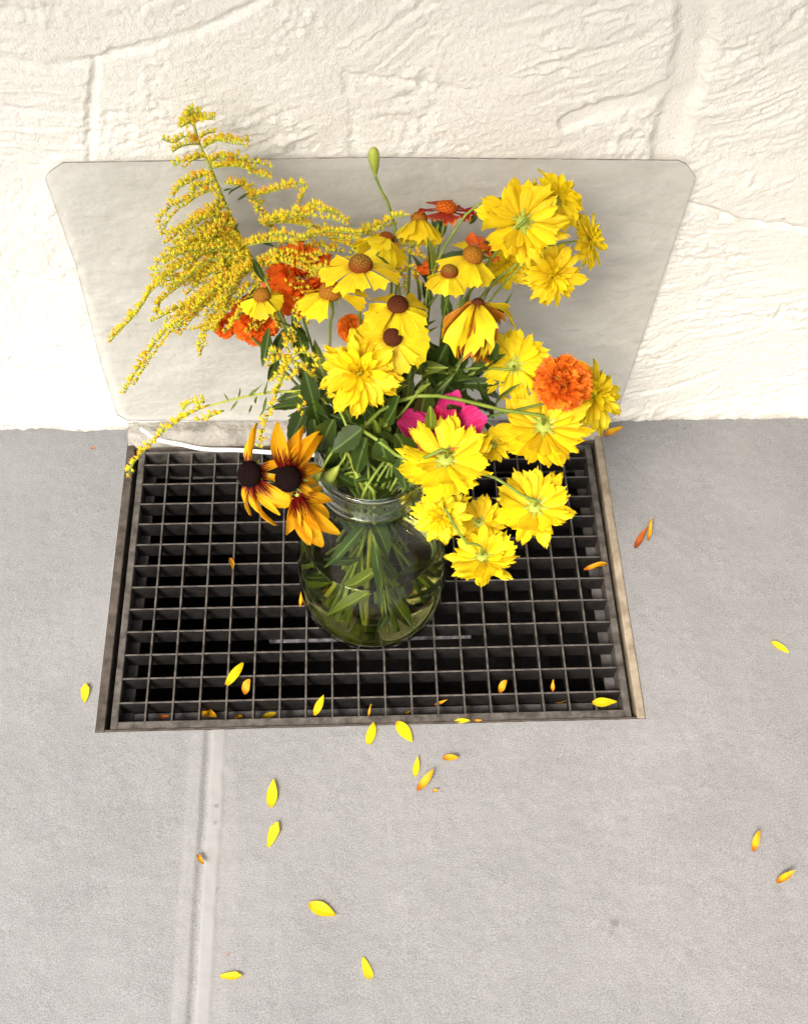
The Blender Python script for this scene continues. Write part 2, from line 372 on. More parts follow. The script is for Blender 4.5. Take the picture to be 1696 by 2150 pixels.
# ------------------------------------------------------------------ ground (opening for the shaft)
YW = 0.449                                       # wall plane
OX0, OX1, OY0, OY1 = -0.3295, 0.3300, -0.0060, 0.4480
def build_ground():
    xs = axis(-3, 3, -.62, .74, .0022, .08, (OX0, OX1)); ys = axis(-3, .52, -.44, .46, .0022, .08, (OY0, OY1))
    xs[np.argmin(abs(xs - OX0))] = OX0
    X, Y = np.meshgrid(xs, ys); Z = 0.0007 * fbm(X * 14, Y * 14, 3, 3) + .00035 * fbm(X * 70, Y * 70, 9, 2)
    # filled joint running from the grating towards the viewer
    P = [atz(px, py, 0) for px, py in ((432, 1540), (424, 1700), (412, 1850), (403, 2000), (396, 2160), (392, 2300))]
    yy = [p.y for p in P][::-1]; xx = [p.x for p in P][::-1]
    cx = np.interp(Y, yy, xx) + .0008 * pn(Y * 20, Y * 0, 4)
    d = X - cx; fade = sstep(0.004, -.012, Y)
    wr = .024 + .012 * np.interp(Y, [-.32, -.27, -.2, -.12, -.05, 0], [.3, .0, 1.0, .55, -.3, -.9]) + .002 * pn(Y * 30, Y * 0 + 5, 11)
    groove = np.exp(-((d - .003) / .0032) ** 2)
    ridge = sstep(.006, .0085, d) * sstep(.0245, .0215, d + .0015 * pn(Y * 40, Y * 0, 77))
    lip = sstep(-.020, -.013, d) * sstep(.0, -.004, d)
    Z = Z + fade * (-.0017 * groove + .0010 * ridge + .0007 * lip)
    fil = fade * np.clip(.80 * ridge + .50 * lip + .33 * sstep(.006, .010, d) * sstep(wr + .014, wr + .011, d), 0, 1)
    fil = fil * (.85 + .3 * fbm(X * 30, Y * 12, 21, 2))
    cxm = (xs[:-1] + xs[1:]) / 2; cym = (ys[:-1] + ys[1:]) / 2
    CXm, CYm = np.meshgrid(cxm, cym)
    keep = ~((CXm > OX0) & (CXm < OX1) & (CYm > OY0) & (CYm < OY1))
    V = np.stack([X, Y, Z], -1).reshape(-1, 3)
    me = grid_mesh('ground', V, len(xs), len(ys), MG, keep)
    at_ = me.attributes.new('filler', 'FLOAT', 'POINT'); at_.data.foreach_set('value', np.clip(fil, 0, 1).astype(np.float32).ravel())
    stn = np.zeros_like(X)
    for px, py, r, a in ((1290, 1938, .0055, .75), (1283, 1958, .003, .6), (1632, 1866, .006, .35), (806, 1838, .002, .5), (455, 1692, .003, .8), (452, 1727, .0025, .8), (457, 1866, .002, .7), (1420, 893, .0016, .9), (1437, 899, .0016, .9), (1449, 893, .0016, .9), (222, 1864, .002, .5), (963, 1964, .0015, .6), (1310, 1722, .0025, .4), (700, 1600, .0015, .4)):
        q = atz(px, py, 0); stn = np.maximum(stn, a * sstep(1.25, .5, np.hypot(X - q.x, Y - q.y) / r + .5 * pn(X * 300, Y * 300, 5)))
    sa = me.attributes.new('stain', 'FLOAT', 'POINT'); sa.data.foreach_set('value', stn.astype(np.float32).ravel())
    o = link('ground', me); tag(o, 'light grey painted concrete floor with a filled seam', kind='structure')
    return o
build_ground()

# ------------------------------------------------------------------ wall
def wuv(px, py):
    p = at(px, py, YW); return (p.x, p.z)
def build_wall():
    xs = axis(-3, 3, -.60, .72, .00165, .06); zs = np.concatenate([np.arange(-.012, .72, .00165), np.arange(.73, 2.4, .05)])
    X, Zv = np.meshgrid(xs, zs)
    x = X + .006 * pn(X * 9, Zv * 9, 51); z = Zv + .006 * pn(X * 9, Zv * 9, 52)
    H = .004 * fbm(X * 4.5, Zv * 4.5, 61, 3)
    regs = [((80, 60), -4, 1.0, .8), ((60, 260), -3, 1.0, .9), ((70, 480), 60, .8, 1.0), ((110, 680), 85, .8, 1.0), ((60, 820), -8, 1.1, 1.0),
            ((300, 200), 8, 1.0, .9), ((480, 60), 28, .8, .9), ((620, 260), 24, 1.0, 1.0), ((450, 300), 18, 1.0, 1.0),
            ((850, 90), 40, .7, .9), ((900, 260), 14, 1.1, .8), ((1150, 90), 20, .7, 1.1), ((1250, 280), 12, .8, .6),
            ((1600, 60), 28, 1.1, 1.1), ((1570, 270), 24, 1.2, 1.1), ((1640, 380), 30, 1.1, 1.0), ((1560, 540), 4, 1.3, 1.2),
            ((1560, 640), 12, 1.1, 1.2), ((1450, 760), 22, .9, 1.2), ((1640, 780), 14, 1.0, 1.0), ((700, 600), 10, 1.0, .8), ((1000, 500), 15, 1.0, .8)]
    Ws, Hs = [], []
    smo = .35 + .75 * sstep(-.25, .35, fbm(x * 7, z * 7, 300, 2))      # trowelled smooth here, brushed there
    for k, ((px, py), th, fr, am) in enumerate(regs):
        u, v = wuv(px, py); th = math.radians(th)
        Ws.append(np.exp(-((x - u) ** 2 + (z - v) ** 2) / (2 * .055 ** 2)) + 1e-9)
        s = x * math.cos(th) + z * math.sin(th); t = -x * math.sin(th) + z * math.cos(th)
        t = t + .0045 * pn(s * 9, t * 12, 70 + k)
        n = pn(s * 6 * fr, t * 34 * fr, 100 + k) + .6 * pn(s * 15 * fr, t * 95 * fr, 130 + k)
        vv = n * 1.15 + .30 * pn(s * 45, t * 75, 160 + k); f = vv - np.floor(vv)
        saw = np.where(f < .90, f / .90, (1 - f) / .10)
        Hs.append(smo * am * (.0020 * saw + .0015 * n + .0005 * pn(s * 30, t * 230, 190 + k)))
    W = np.stack(Ws); W = W ** 1.5; W /= W.sum(0)
    H = H + (W * np.stack(Hs)).sum(0)
    pat = sstep(.15, .5, fbm(x * 11, z * 11, 200, 2))          # crumbly patches
    H = H + pat * (.0022 * fbm(x * 75, z * 75, 210, 3)) + .0006 * fbm(x * 150, z * 150, 220, 2)
    J = [([(190, 345), (186, 220), (196, 116), (235, 104), (290, 90), (350, 72), (420, 60), (520, 20), (570, -20)], .0045, .0027, 0),
         ([(-200, 120), (-20, 122), (100, 136), (190, 120)], .006, .0022, 0),
         ([(748, 360), (736, 235), (731, 156), (800, 164), (900, 186), (985, 192)], .0045, .0020, 0),
         ([(1460, -60), (1466, 70), (1446, 160), (1414, 235), (1392, 350), (1385, 420)], .017, .0055, .010),
         ([(1446, 160), (1350, 212), (1260, 232), (1190, 258)], .009, .0035, .006),
         ([(1400, 428), (1448, 430), (1495, 438), (1560, 463), (1620, 474), (1720, 490), (1900, 500)], .0040, .0060, 0),
         ([(-100, 552), (0, 560), (70, 577), (150, 596)], .004, .0028, 0),
         ([(1480, 95), (1600, 120), (1720, 60)], .005, .002, 0),
         ([(1300, 832), (1380, 818), (1450, 795), (1500, 778)], .004, .0022, 0)]
    for pl, wd, dp, flat in J:
        d = pdist(x, z, [wuv(*p) for p in pl]) + .0028 * fbm(x * 45, z * 45, 230, 2)
        g = 1 - sstep(flat, wd + flat * .35 + .003, d)
        if flat: H = H * (1 - .75 * g)
        H = H - dp * 1.15 * g * (.55 + .9 * np.clip(.5 + pn(x * 14, z * 14, 260), 0, 1))
    H = H + .004 * sstep(.035, .0, Zv) * (.6 + .8 * fbm(x * 12, z * 0, 240, 2))   # thick lower lip of the coat
    V = np.stack([X, YW - H, Zv], -1).reshape(-1, 3)
    me = grid_mesh('plaster_wall', V, len(xs), len(zs), MW)
    o = link('plaster_wall', me); tag(o, 'white wall of rough trowelled plaster rising behind the flowers', 'wall')
build_wall()

OVERHEAD_D, OVERHEAD_Z = 1.25, 2.2  # unseen overhang, added to cut sky light near the foot of the wall
def build_blockers():
    m = mat_flat('overhead_blocker_boards', (.10, .075, .055), (.17, .13, .095), 8, .7, .25)
    r = empty('overhead_blocker', (0, YW, OVERHEAD_Z)); tag(r, 'brown timber roof added unseen overhead to shade the wall and floor', 'blocker')
    for k in range(12):
        q = OVERHEAD_D / 12
        link('blocker_board', box('blocker_board', -3, 3, YW - .02 - (k + 1) * q, YW - .025 - k * q, OVERHEAD_Z, OVERHEAD_Z + .03, m, .003), r)
    link('blocker_edge', box('blocker_edge', -3, 3, YW - OVERHEAD_D - .05, YW - OVERHEAD_D - .022, OVERHEAD_Z - .07, OVERHEAD_Z + .07, m, .003), r)
    m2 = mat_flat('dark_blocker_boards', (.07, .055, .045), (.13, .105, .085), 8, .7, .25)
    r = empty('side_blocker', (1.25, 0, 0)); tag(r, 'dark timber screen added out of view at the right to block light', 'wall')  # boards added beyond the frame to dim the right side
    for k in range(14):
        link('blocker_board', box('blocker_board', SIDE_X, SIDE_X + .03, YW - .03 - (k + 1) * .13, YW - .036 - k * .13, 0.002, OVERHEAD_Z - .1, m2, .003), r)
SIDE_X = 0.92
build_blockers()

# ------------------------------------------------------------------ shaft under the grating
def build_shaft():
    root = empty('light_shaft', ((OX0 + OX1) / 2, .2, -.6)); root['kind'] = 'structure'; root['label'] = 'dark light shaft below the steel grating'
    x0, x1, y0, y1 = OX0, OX1, OY0, OY1; zb = -.62
    def q(n, pts, m): link(n, mesh(n, pts, [(0, 1, 2, 3)], m, False), root)
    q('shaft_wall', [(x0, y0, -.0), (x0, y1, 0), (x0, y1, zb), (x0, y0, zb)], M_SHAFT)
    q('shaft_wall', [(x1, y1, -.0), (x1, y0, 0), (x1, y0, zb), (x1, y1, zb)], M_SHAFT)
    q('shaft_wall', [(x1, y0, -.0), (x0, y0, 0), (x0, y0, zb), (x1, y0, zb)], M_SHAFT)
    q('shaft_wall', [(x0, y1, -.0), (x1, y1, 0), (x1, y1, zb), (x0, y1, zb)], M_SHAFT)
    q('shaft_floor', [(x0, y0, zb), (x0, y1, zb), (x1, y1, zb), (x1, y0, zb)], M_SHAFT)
    # ledges of the angle frame that carry the grating
    for n, a in (('ledge', (x0 + .0005, x0 + .037, y0 + .001, .4115, -.036, -.031)), ('ledge', (x1 - .037, x1 - .0005, y0 + .001, .4115, -.036, -.031)),
                 ('ledge', (x0 + .0375, x1 - .0375, y0 + .001, .031, -.0365, -.0315)), ('ledge', (x0 + .0375, x1 - .0375, .386, .4112, -.0365, -.0315))):
        link(n, box(n, *a, M_LEDGE, .001), root)
    # concrete sill between grating and wall
    xs = np.linspace(x0 + .001, x1 - .001, 260); t = np.linspace(0, 1, 26)
    X, T = np.meshgrid(xs, t)
    Yv = .4125 + T * .034 + .0015 * pn(X * 30, T * 0, 5) * (1 - T); Zt = .0015 + .011 * sstep(.02, .55, T) + .0016 * fbm(X * 45, T * 3, 8, 3)
    Yv[0] = Yv[1]; Zt[0] = -.08
    link('sill', grid_mesh('sill', np.stack([X, Yv, Zt], -1).reshape(-1, 3), 260, 26, M_SILL), root)
build_shaft()

# ------------------------------------------------------------------ angle frame and grating
PITCH = .032
def build_frame():
    r = empty('angle_frame', (0, .2, 0)); tag(r, 'brown and tan angle frame set in the floor around the steel grating', 'frame')
    o = link('frame_rail', box('frame_rail', OX0 + .0006, -.3185, OY0 + .0006, .4405, -.0305, .0012, M_EDGE_L, .0008), r); o['label'] = 'rusty brown left rail'
    o = link('frame_rail', box('frame_rail', .3195, OX1 - .0003, OY0 + .0006, .4405, -.0305, .0026, M_EDGE_R, .0012), r); o['label'] = 'tan right rail'
    link('frame_rail', box('frame_rail', -.3180, .3190, OY0 + .0006, OY0 + .0030, -.0305, .0006, M_EDGE_L, .0004), r)
    link('frame_rail', box('frame_rail', -.3180, .3190, .4090, .4118, -.0305, .0008, M_EDGE_L, .0004), r)
build_frame()
def build_grate():
    r = empty('steel_grating', (0, .2, -.03)); tag(r, 'dark galvanised steel grating of square cells under the glass jar', 'grating')
    GX0, GX1, GY0, GY1 = -.3125, .3135, -.0018, .4070
    link('edge_bar', box('edge_bar', GX0, GX0 + .0085, GY0, GY1, -.0300, -.0010, M_ZINC, .0008), r)
    link('edge_bar', box('edge_bar', GX1 - .0085, GX1, GY0, GY1, -.0300, -.0010, M_ZINC, .0008), r)
    link('edge_bar', box('edge_bar', GX0 + .0085, GX1 - .0085, GY0, GY0 + .0095, -.0300, -.0012, M_ZINC, .0008), r)
    link('edge_bar', box('edge_bar', GX0 + .0085, GX1 - .0085, GY1 - .004, GY1, -.0300, -.0012, M_ZINC, .0008), r)
    bb = box('bearing_bar', GX0 + .0086, GX1 - .0086, -.0011, .0011, -.0295, -.0016, M_ZINC, .0004)
    cb = box('cross_bar', -.0012, .0012, GY0 + .0096, GY1 - .0041, -.0150, -.0010, M_ZINC, .0004)
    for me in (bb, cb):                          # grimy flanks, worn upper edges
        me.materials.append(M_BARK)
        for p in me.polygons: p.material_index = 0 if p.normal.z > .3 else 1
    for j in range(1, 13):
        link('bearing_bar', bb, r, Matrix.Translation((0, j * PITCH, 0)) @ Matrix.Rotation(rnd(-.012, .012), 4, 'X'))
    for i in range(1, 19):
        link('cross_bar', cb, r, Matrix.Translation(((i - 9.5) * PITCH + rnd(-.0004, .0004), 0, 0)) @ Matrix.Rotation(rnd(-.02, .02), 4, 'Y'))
build_grate()
# pale marked strip lying deep in the shaft
def build_strip():
    a, b = atz(566, 1342, -.10), atz(988, 1332, -.10)
    o = link('plastic_strip', box('plastic_strip', -(b - a).length / 2, (b - a).length / 2, -.0060, .0060, -.002, .002, M_STRIP, .001),
             M=Matrix.Translation((a + b) / 2) @ Matrix.Rotation(math.atan2((b - a).y, (b - a).x), 4, 'Z'))
    tag(o, 'thin pale lilac strip seen through the grating below the jar', 'strip')
build_strip()

# ------------------------------------------------------------------ cover panel
def build_panel():
    Yp = .4360
    px = [(132, 343), (780, 332), (1424, 338), (1440, 345), (1461, 374), (1400, 555), (1350, 705), (1293, 872), (1275, 880), (760, 886), (268, 884), (246, 872), (215, 775), (160, 560), (95, 376), (104, 362)]
    P = [at(a, b, Yp) for a, b in px]
    n = len(P); th = .0026
    V = [(p.x, Yp, max(p.z, .014)) for p in P] + [(p.x, Yp + th, max(p.z, .014)) for p in P]
    F = [tuple(range(n)), tuple(range(2 * n - 1, n - 1, -1))] + [(i, n + i, n + (i + 1) % n, (i + 1) % n) for i in range(n)]
    me = mesh('cover_panel', V, F, M_PANEL, False); me.materials.append(M_PEDGE)
    for p in me.polygons: p.material_index = 0 if abs(p.normal.y) > .5 else 1
    o = link('cover_panel', me)
    bv = o.modifiers.new('b', 'BEVEL'); bv.width = .0005; bv.segments = 2; bv.limit_method = 'ANGLE'
    tag(o, 'grey frosted cover panel with clipped upper corners leaning on the white wall', 'panel')
build_panel()

def build_cable():
    pts = [at(300, 905, .43), at(330, 922, .415), at(375, 932, .408), at(430, 944, .400), at(500, 946, .400), at(580, 950, .398), at(660, 954, .396), at(760, 948, .398), at(830, 950, .40)]
    pts = [atz(296, 900, .012), atz(330, 922, .006), atz(380, 933, .006), atz(430, 943, .0055), atz(500, 945, .005), atz(585, 951, .005), atz(680, 956, .005), atz(770, 956, .004), atz(800, 964, -.03), atz(805, 980, -.12)]
    V, F = tube(spline(pts, 60), .0031, .0031, 10, .05)
    tag(link('cable', mesh('cable', V, F, M_CABLE)), 'white cable lying along the back edge of the grating', 'cable')
build_cable()

# ------------------------------------------------------------------ jar and water
JX, JY, JS = .0035, .174, 1.045
def build_jar():
    out = [(.0, .0), (.058, .0), (.068, .0015), (.0775, .007), (.0835, .016), (.0865, .030), (.0872, .050), (.0872, .085), (.0862, .110), (.0835, .135), (.0785, .158),
           (.0715, .178), (.0645, .194), (.0600, .207), (.0580, .220), (.0575, .243), (.0592, .2455), (.0598, .2485), (.0592, .2515), (.0577, .254), (.0577, .259), (.0592, .2615), (.0598, .2645), (.0592, .2675), (.0577, .270), (.0577, .275), (.0590, .277), (.0590, .283), (.0578, .285)]
    inn = [(.0555, .285), (.0545, .283), (.0543, .222), (.0565, .206), (.0610, .193), (.0680, .176), (.0752, .156), (.0802, .133), (.0830, .108), (.0840, .085), (.0840, .050), (.0832, .030), (.0800, .0175), (.074, .0095), (.065, .006), (.0, .005)]
    up = lambda L: [(r, z + .020 * min(1, max(0, (z - .165) / .03))) for r, z in L]
    prof = out[1:15] + [(.0575, .2395), (.0543, .2395)] + inn[2:-1]
    rim = [(.0574, .2400)] + out[15:] + inn[:2] + [(.0543, .2400), (.0574, .2400)]
    V, F = lathe([(r * JS, z) for r, z in up(prof)], 96)
    me = mesh('glass_jar', [(v[0] + JX, v[1] + JY, v[2]) for v in V], F, M_GLASS)
    root = empty('glass_jar', (JX, JY, 0)); tag(root, 'wide clear glass jar holding the bouquet on the grating', 'jar')
    link('jar_body', me, root)
    V, F = lathe([(r * JS, z) for r, z in up(rim)], 96, False)
    o = link('rim', mesh('rim', [(v[0] + JX, v[1] + JY, v[2]) for v in V], F, M_RIM), root); o['label'] = 'ridged screw thread rim'
    zw = .150
    pr = [(.0005, .0047), (.0652, .0057), (.0743, .0092), (.0803, .0172), (.0835, .0298), (.0843, .050), (.0843, .085), (.0833, .108), (.0805, .133), (.0773, .1470), (.0768, .1512), (.0745, .1502), (.070, zw), (.0005, zw)]
    V, F = lathe([(r * JS, z) for r, z in pr], 96)
    tag(link('water', mesh('water', [(v[0] + JX, v[1] + JY, v[2]) for v in V], F, M_WATER)), 'greenish water half filling the glass jar', 'water')
build_jar()

# ------------------------------------------------------------------ petal, leaf and cone meshes (unit length, shared)
def petal_mesh(name, mat, width=.36, shape='oblong', bend=-.15, cup=.08, ruffle=.012, twist=0.0, nl=8, nw=6, seed=0, teeth=2):
    R = random.Random(seed); V, F = [], []
    ph = R.uniform(0, 6)
    for i in range(nl + 1):
        t = i / nl
        if shape == 'oblong': wf = math.sin(math.pi * min(1, (.10 + .90 * t) ** .80) * .5) * (1 - max(0, (t - .60) / .40) ** 2.8 * .62) if t < 1 else .38
        elif shape == 'point': wf = math.sin(math.pi * (.06 + .92 * t) ** .85)
        elif shape == 'fan': wf = .16 + .84 * t ** .85
        elif shape == 'round': wf = math.sin(math.pi * (.05 + .90 * t) ** 1.25) ** .7
        elif shape == 'long': wf = math.sin(math.pi * (.10 + .87 * t) ** .95) ** .75
        for j in range(nw + 1):
            s = -1 + 2 * j / nw
            tip = 1 - (.10 * s * s if shape in ('oblong', 'fan', 'round') else 0)
            if shape in ('oblong', 'fan'):
                dep = .10 if shape == 'oblong' else .12
                tip += dep * (math.cos(s * math.pi * teeth + ph * .15) - 1) * .5 * (.6 + .8 * R.random())
            y = t * (1 + (tip - 1) * t * t)
            x = s * width * .5 * wf
            z = bend * y * y + cup * (s * s) * wf * width - ruffle * math.cos(s * math.pi * 2.5) * t + ruffle * 1.2 * math.sin(y * 7 + ph + s) * t
            a = twist * y; x, z = x * math.cos(a) - (z - bend * y * y) * math.sin(a), bend * y * y + (z - bend * y * y) * math.cos(a) + x * math.sin(a)
            V.append((x, y, z))
    for i in range(nl):
        for j in range(nw):
            a = i * (nw + 1) + j; F.append((a, a + 1, a + nw + 2, a + nw + 1))
    return mesh(name, V, F, mat)
def variants(name, mat, n, **kw):
    out = []
    for k in range(n):
        R = random.Random(hash(name) % 1000 + k * 17 if False else sum(map(ord, name)) + k * 17)
        q = dict(kw)
        for key, jit in (('width', .18), ('bend', .35), ('cup', .5), ('ruffle', .5)):
            if key in q: q[key] = q[key] * (1 + R.uniform(-jit, jit))
        q['twist'] = R.uniform(-.35, .35) * kw.get('tw', 1); q.pop('tw', None)
        q['seed'] = k * 31 + 5; q['teeth'] = R.choice([2, 2, 3])
        out.append(petal_mesh('petal', mat, **q))
    return out
PV_YEL = variants('py', M_YEL, 14, width=.38, shape='oblong', bend=-.12, cup=.16, ruffle=.028)
PV_YEL2 = variants('py2', M_YEL2, 12, width=.37, shape='oblong', bend=-.16, cup=.20, ruffle=.024)
PV_YEL3 = variants('py3', M_YEL3, 12, width=.39, shape='oblong', bend=-.05, cup=.18, ruffle=.028)
PV_YIN = variants('pyi', M_YEL, 8, width=.42, shape='oblong', bend=.22, cup=.35, ruffle=.02)
PV_HEL = variants('ph', M_YELB, 10, width=.80, shape='fan', bend=-.26, cup=.06, ruffle=.022)
PV_WLT = variants('pw', M_WILT, 5, width=.34, shape='fan', bend=-.55, cup=.4, ruffle=.05, tw=2)
PV_WLY = variants('pwy', M_YELB, 5, width=.46, shape='fan', bend=-.45, cup=.3, ruffle=.04, tw=2)
PV_BIC = variants('pb', M_BIC, 8, width=.24, shape='long', bend=-.42, cup=.45, ruffle=.035, tw=3.2)
PV_ORG = variants('po', M_ORG, 8, width=.85, shape='fan', bend=.10, cup=.20, ruffle=.07)
PV_SCA = variants('ps', M_SCAR, 8, width=.85, shape='fan', bend=.05, cup=.20, ruffle=.07)
PV_RED = variants('pr', M_RED, 6, width=.72, shape='fan', bend=-.12, cup=.08, ruffle=.05)
PV_PNK = variants('pp', M_PINK, 6, width=.80, shape='round', bend=.45, cup=.30, ruffle=.015, tw=.5)
PV_FALL = variants('pf', M_YEL2, 4, width=.36, shape='point', bend=.08, cup=.10, ruffle=.02, tw=.8) + variants('pg', M_YEL2, 4, width=.34, shape='long', bend=-.06, cup=.12, ruffle=.03, tw=1.2) + variants('ph2', M_YEL3, 3, width=.40, shape='oblong', bend=.14, cup=.16, ruffle=.03, tw=1.0)
PV_FALO = variants('pfo', M_FALL_OR, 5, width=.36, shape='point', bend=.5, cup=.6, ruffle=.06, tw=4)
PV_FALB = variants('pfb', M_FALL_BR, 3, width=.24, shape='point', bend=.18, cup=.5, ruffle=.02, tw=2)
PV_SEP = variants('se', M_CALYX, 4, width=.34, shape='point', bend=-.10, cup=.12, ruffle=.005)

def leaf_mesh(mat, width=.26, bend=-.3, fold=.18, seed=0, nl=12, serr=.06):
    R = random.Random(seed); V, F = [], []; nw = 6
    for i in range(nl + 1):
        t = i / nl; wf = math.sin(math.pi * (.03 + .96 * t) ** .80) ** 1.1 + .03
        for j in range(nw + 1):
            s = -1 + 2 * j / nw
            ed = 1 + (serr * (1 if i % 2 else -1) if abs(s) > .9 and 0 < i < nl else 0)
            x = s * width * .5 * wf * ed
            z = bend * t * t + fold * abs(s) * wf * width * .6 + .012 * math.sin(t * 12 + seed + 2 * s) * abs(s)
            V.append((x, t, z))
    for i in range(nl):
        for j in range(nw):
            a = i * (nw + 1) + j; F.append((a, a + 1, a + nw + 2, a + nw + 1))
    return mesh('leaf', V, F, mat)
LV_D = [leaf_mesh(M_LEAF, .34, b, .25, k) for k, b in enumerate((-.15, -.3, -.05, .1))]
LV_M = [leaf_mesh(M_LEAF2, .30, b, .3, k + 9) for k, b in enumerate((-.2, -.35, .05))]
LV_N = [leaf_mesh(M_LEAF2, .13, b, .3, k + 19, serr=0) for k, b in enumerate((-.2, -.35, .15))]

def cone_mesh(mat, hz=.75, npts=150, bump=.07):
    import bmesh
    bm = bmesh.new(); bmesh.ops.create_icosphere(bm, subdivisions=4, radius=1)
    me = bpy.data.meshes.new('disc'); bm.to_mesh(me); bm.free()
    co = np.empty(len(me.vertices) * 3, np.float32); me.vertices.foreach_get('co', co); co = co.reshape(-1, 3)
    k = np.arange(npts) + .5; ph = np.arccos(1 - 1.5 * k / npts); th = np.pi * (1 + 5 ** .5) * k
    P = np.stack([np.cos(th) * np.sin(ph), np.sin(th) * np.sin(ph), np.cos(ph)], -1)
    d = np.sqrt(((co[:, None, :] - P[None]) ** 2).sum(-1)).min(1)
    b = np.clip(1 - d / .13, 0, 1) ** .7
    co2 = co * (1 + bump * b)[:, None]; co2[:, 2] *= hz
    me.vertices.foreach_set('co', co2.ravel().astype(np.float32))
    a = me.attributes.new('bumpy', 'FLOAT', 'POINT'); a.data.foreach_set('value', b.astype(np.float32))
    me.polygons.foreach_set('use_smooth', [True] * len(me.polygons)); me.materials.append(mat); me.update(); return me
CN = {'gold': cone_mesh(M_CONE_GOLD, .80), 'brown': cone_mesh(M_CONE_BRN, .80), 'rust': cone_mesh(M_CONE_RUST, .85), 'dark': cone_mesh(M_CONE_DARK, .66, 130, .13),
      'orange': cone_mesh(M_CONE_ORG, .65, 60, .16), 'green': cone_mesh(M_CALYX, .55, 30, .05)}

# ------------------------------------------------------------------ flower builders
def frame_of(n, roll):
    n = n.normalized(); a = Vector((0, 0, 1)) if abs(n.z) < .9 else Vector((1, 0, 0))
    x = n.cross(a).normalized(); y = n.cross(x)
    c, s = math.cos(roll), math.sin(roll)
    return x * c + y * s, y * c - x * s, n
def put(name, me, root, c, fr, az, el, r0, h, ln, wid=1.0, roll=0.0):
    x, y, n = fr
    rad = x * math.cos(az) + y * math.sin(az)
    d = rad * math.cos(el) + n * math.sin(el); up = n * math.cos(el) - rad * math.sin(el); sx = d.cross(up)
    R = Matrix((sx, d, up)).transposed().to_4x4()
    M = Matrix.Translation(c + rad * r0 + n * h) @ R @ Matrix.Rotation(roll, 4, 'Y') @ Matrix.Diagonal((ln * wid, ln, ln, 1))
    return link(name, me, root, M)
def put_disc(root, c, fr, rad, kind, h=0.0, name='disc'):
    R = Matrix(fr).transposed().to_4x4()
    return link(name, CN[kind], root, Matrix.Translation(c + fr[2] * h) @ R @ Matrix.Diagonal((rad, rad, rad, 1)))

SLOT = [0]
def jar_tail():
    k = SLOT[0]; SLOT[0] += 1
    a = k * 2.399963; r = .040 * math.sqrt(((k * 7) % 23 + 1) / 24)
    neck = Vector((JX + r * math.cos(a), JY + r * math.sin(a), .295))
    b = a + math.pi + rnd(-.5, .5); rb = rnd(.02, .062)
    foot = Vector((JX + rb * math.cos(b), JY + rb * math.sin(b), rnd(.012, .06) if k % 2 == 0 else rnd(.06, .225)))
    if k % 2: foot.x = JX + (foot.x - JX) * .6; foot.y = JY + (foot.y - JY) * .6
    return neck, foot
def stem(root, head, n, way=(), r=.0019, mat=None, foot=None, neck=None, back=.03):
    pts = [head, head - n * back] + [Vector(p) for p in way] + [neck, neck.lerp(foot, .5) + Vector((rnd(-.006, .006), rnd(-.006, .006), 0)), foot]
    L = spline(pts, 26)
    V, F = tube(L, r * .85, r * 1.15, 7)
    return link('stem', mesh('stem', V, F, mat or M_STEM), root), L
def begin(name, label, cat, group=None):
    neck, foot = jar_tail(); root = empty(name, foot); tag(root, label, cat, group); return root, neck, foot
def add_leaf(root, base, tip, wid, meshes, nrm=None, droop=0):
    d = tip - base; L = d.length; d = d.normalized()
    nn = nrm or (CAM_LOC - base).normalized(); nn = (nn + Vector((rnd(-.5, .5), rnd(-.5, .5), rnd(-.3, .5)))).normalized()
    x = d.cross(nn).normalized(); z = x.cross(d)
    me = random.choice(meshes); w0 = me.vertices[0].co.x
    ww = max(abs(v.co.x) for v in me.vertices) * 2
    R = Matrix((x, d, z)).transposed().to_4x4()
    return link('leaf', me, root, Matrix.Translation(base) @ R @ Matrix.Diagonal((wid / ww, L, L, 1)))
def stem_leaves(root, L, k, size, meshes, lo=.15, hi=.5):
    for _ in range(k):
        i = int(len(L) * rnd(lo, hi)); p = L[i]; t = (L[i - 1] - L[i + 1]).normalized()
        d = (t * rnd(.3, .8) + Vector((rnd(-1, 1), rnd(-1, 1), rnd(-.5, .6)))).normalized()
        s = size * rnd(.7, 1.2); add_leaf(root, p, p + d * s, s * rnd(.24, .36), meshes, Vector((rnd(-.4, .4), rnd(-.6, 0), 1)))

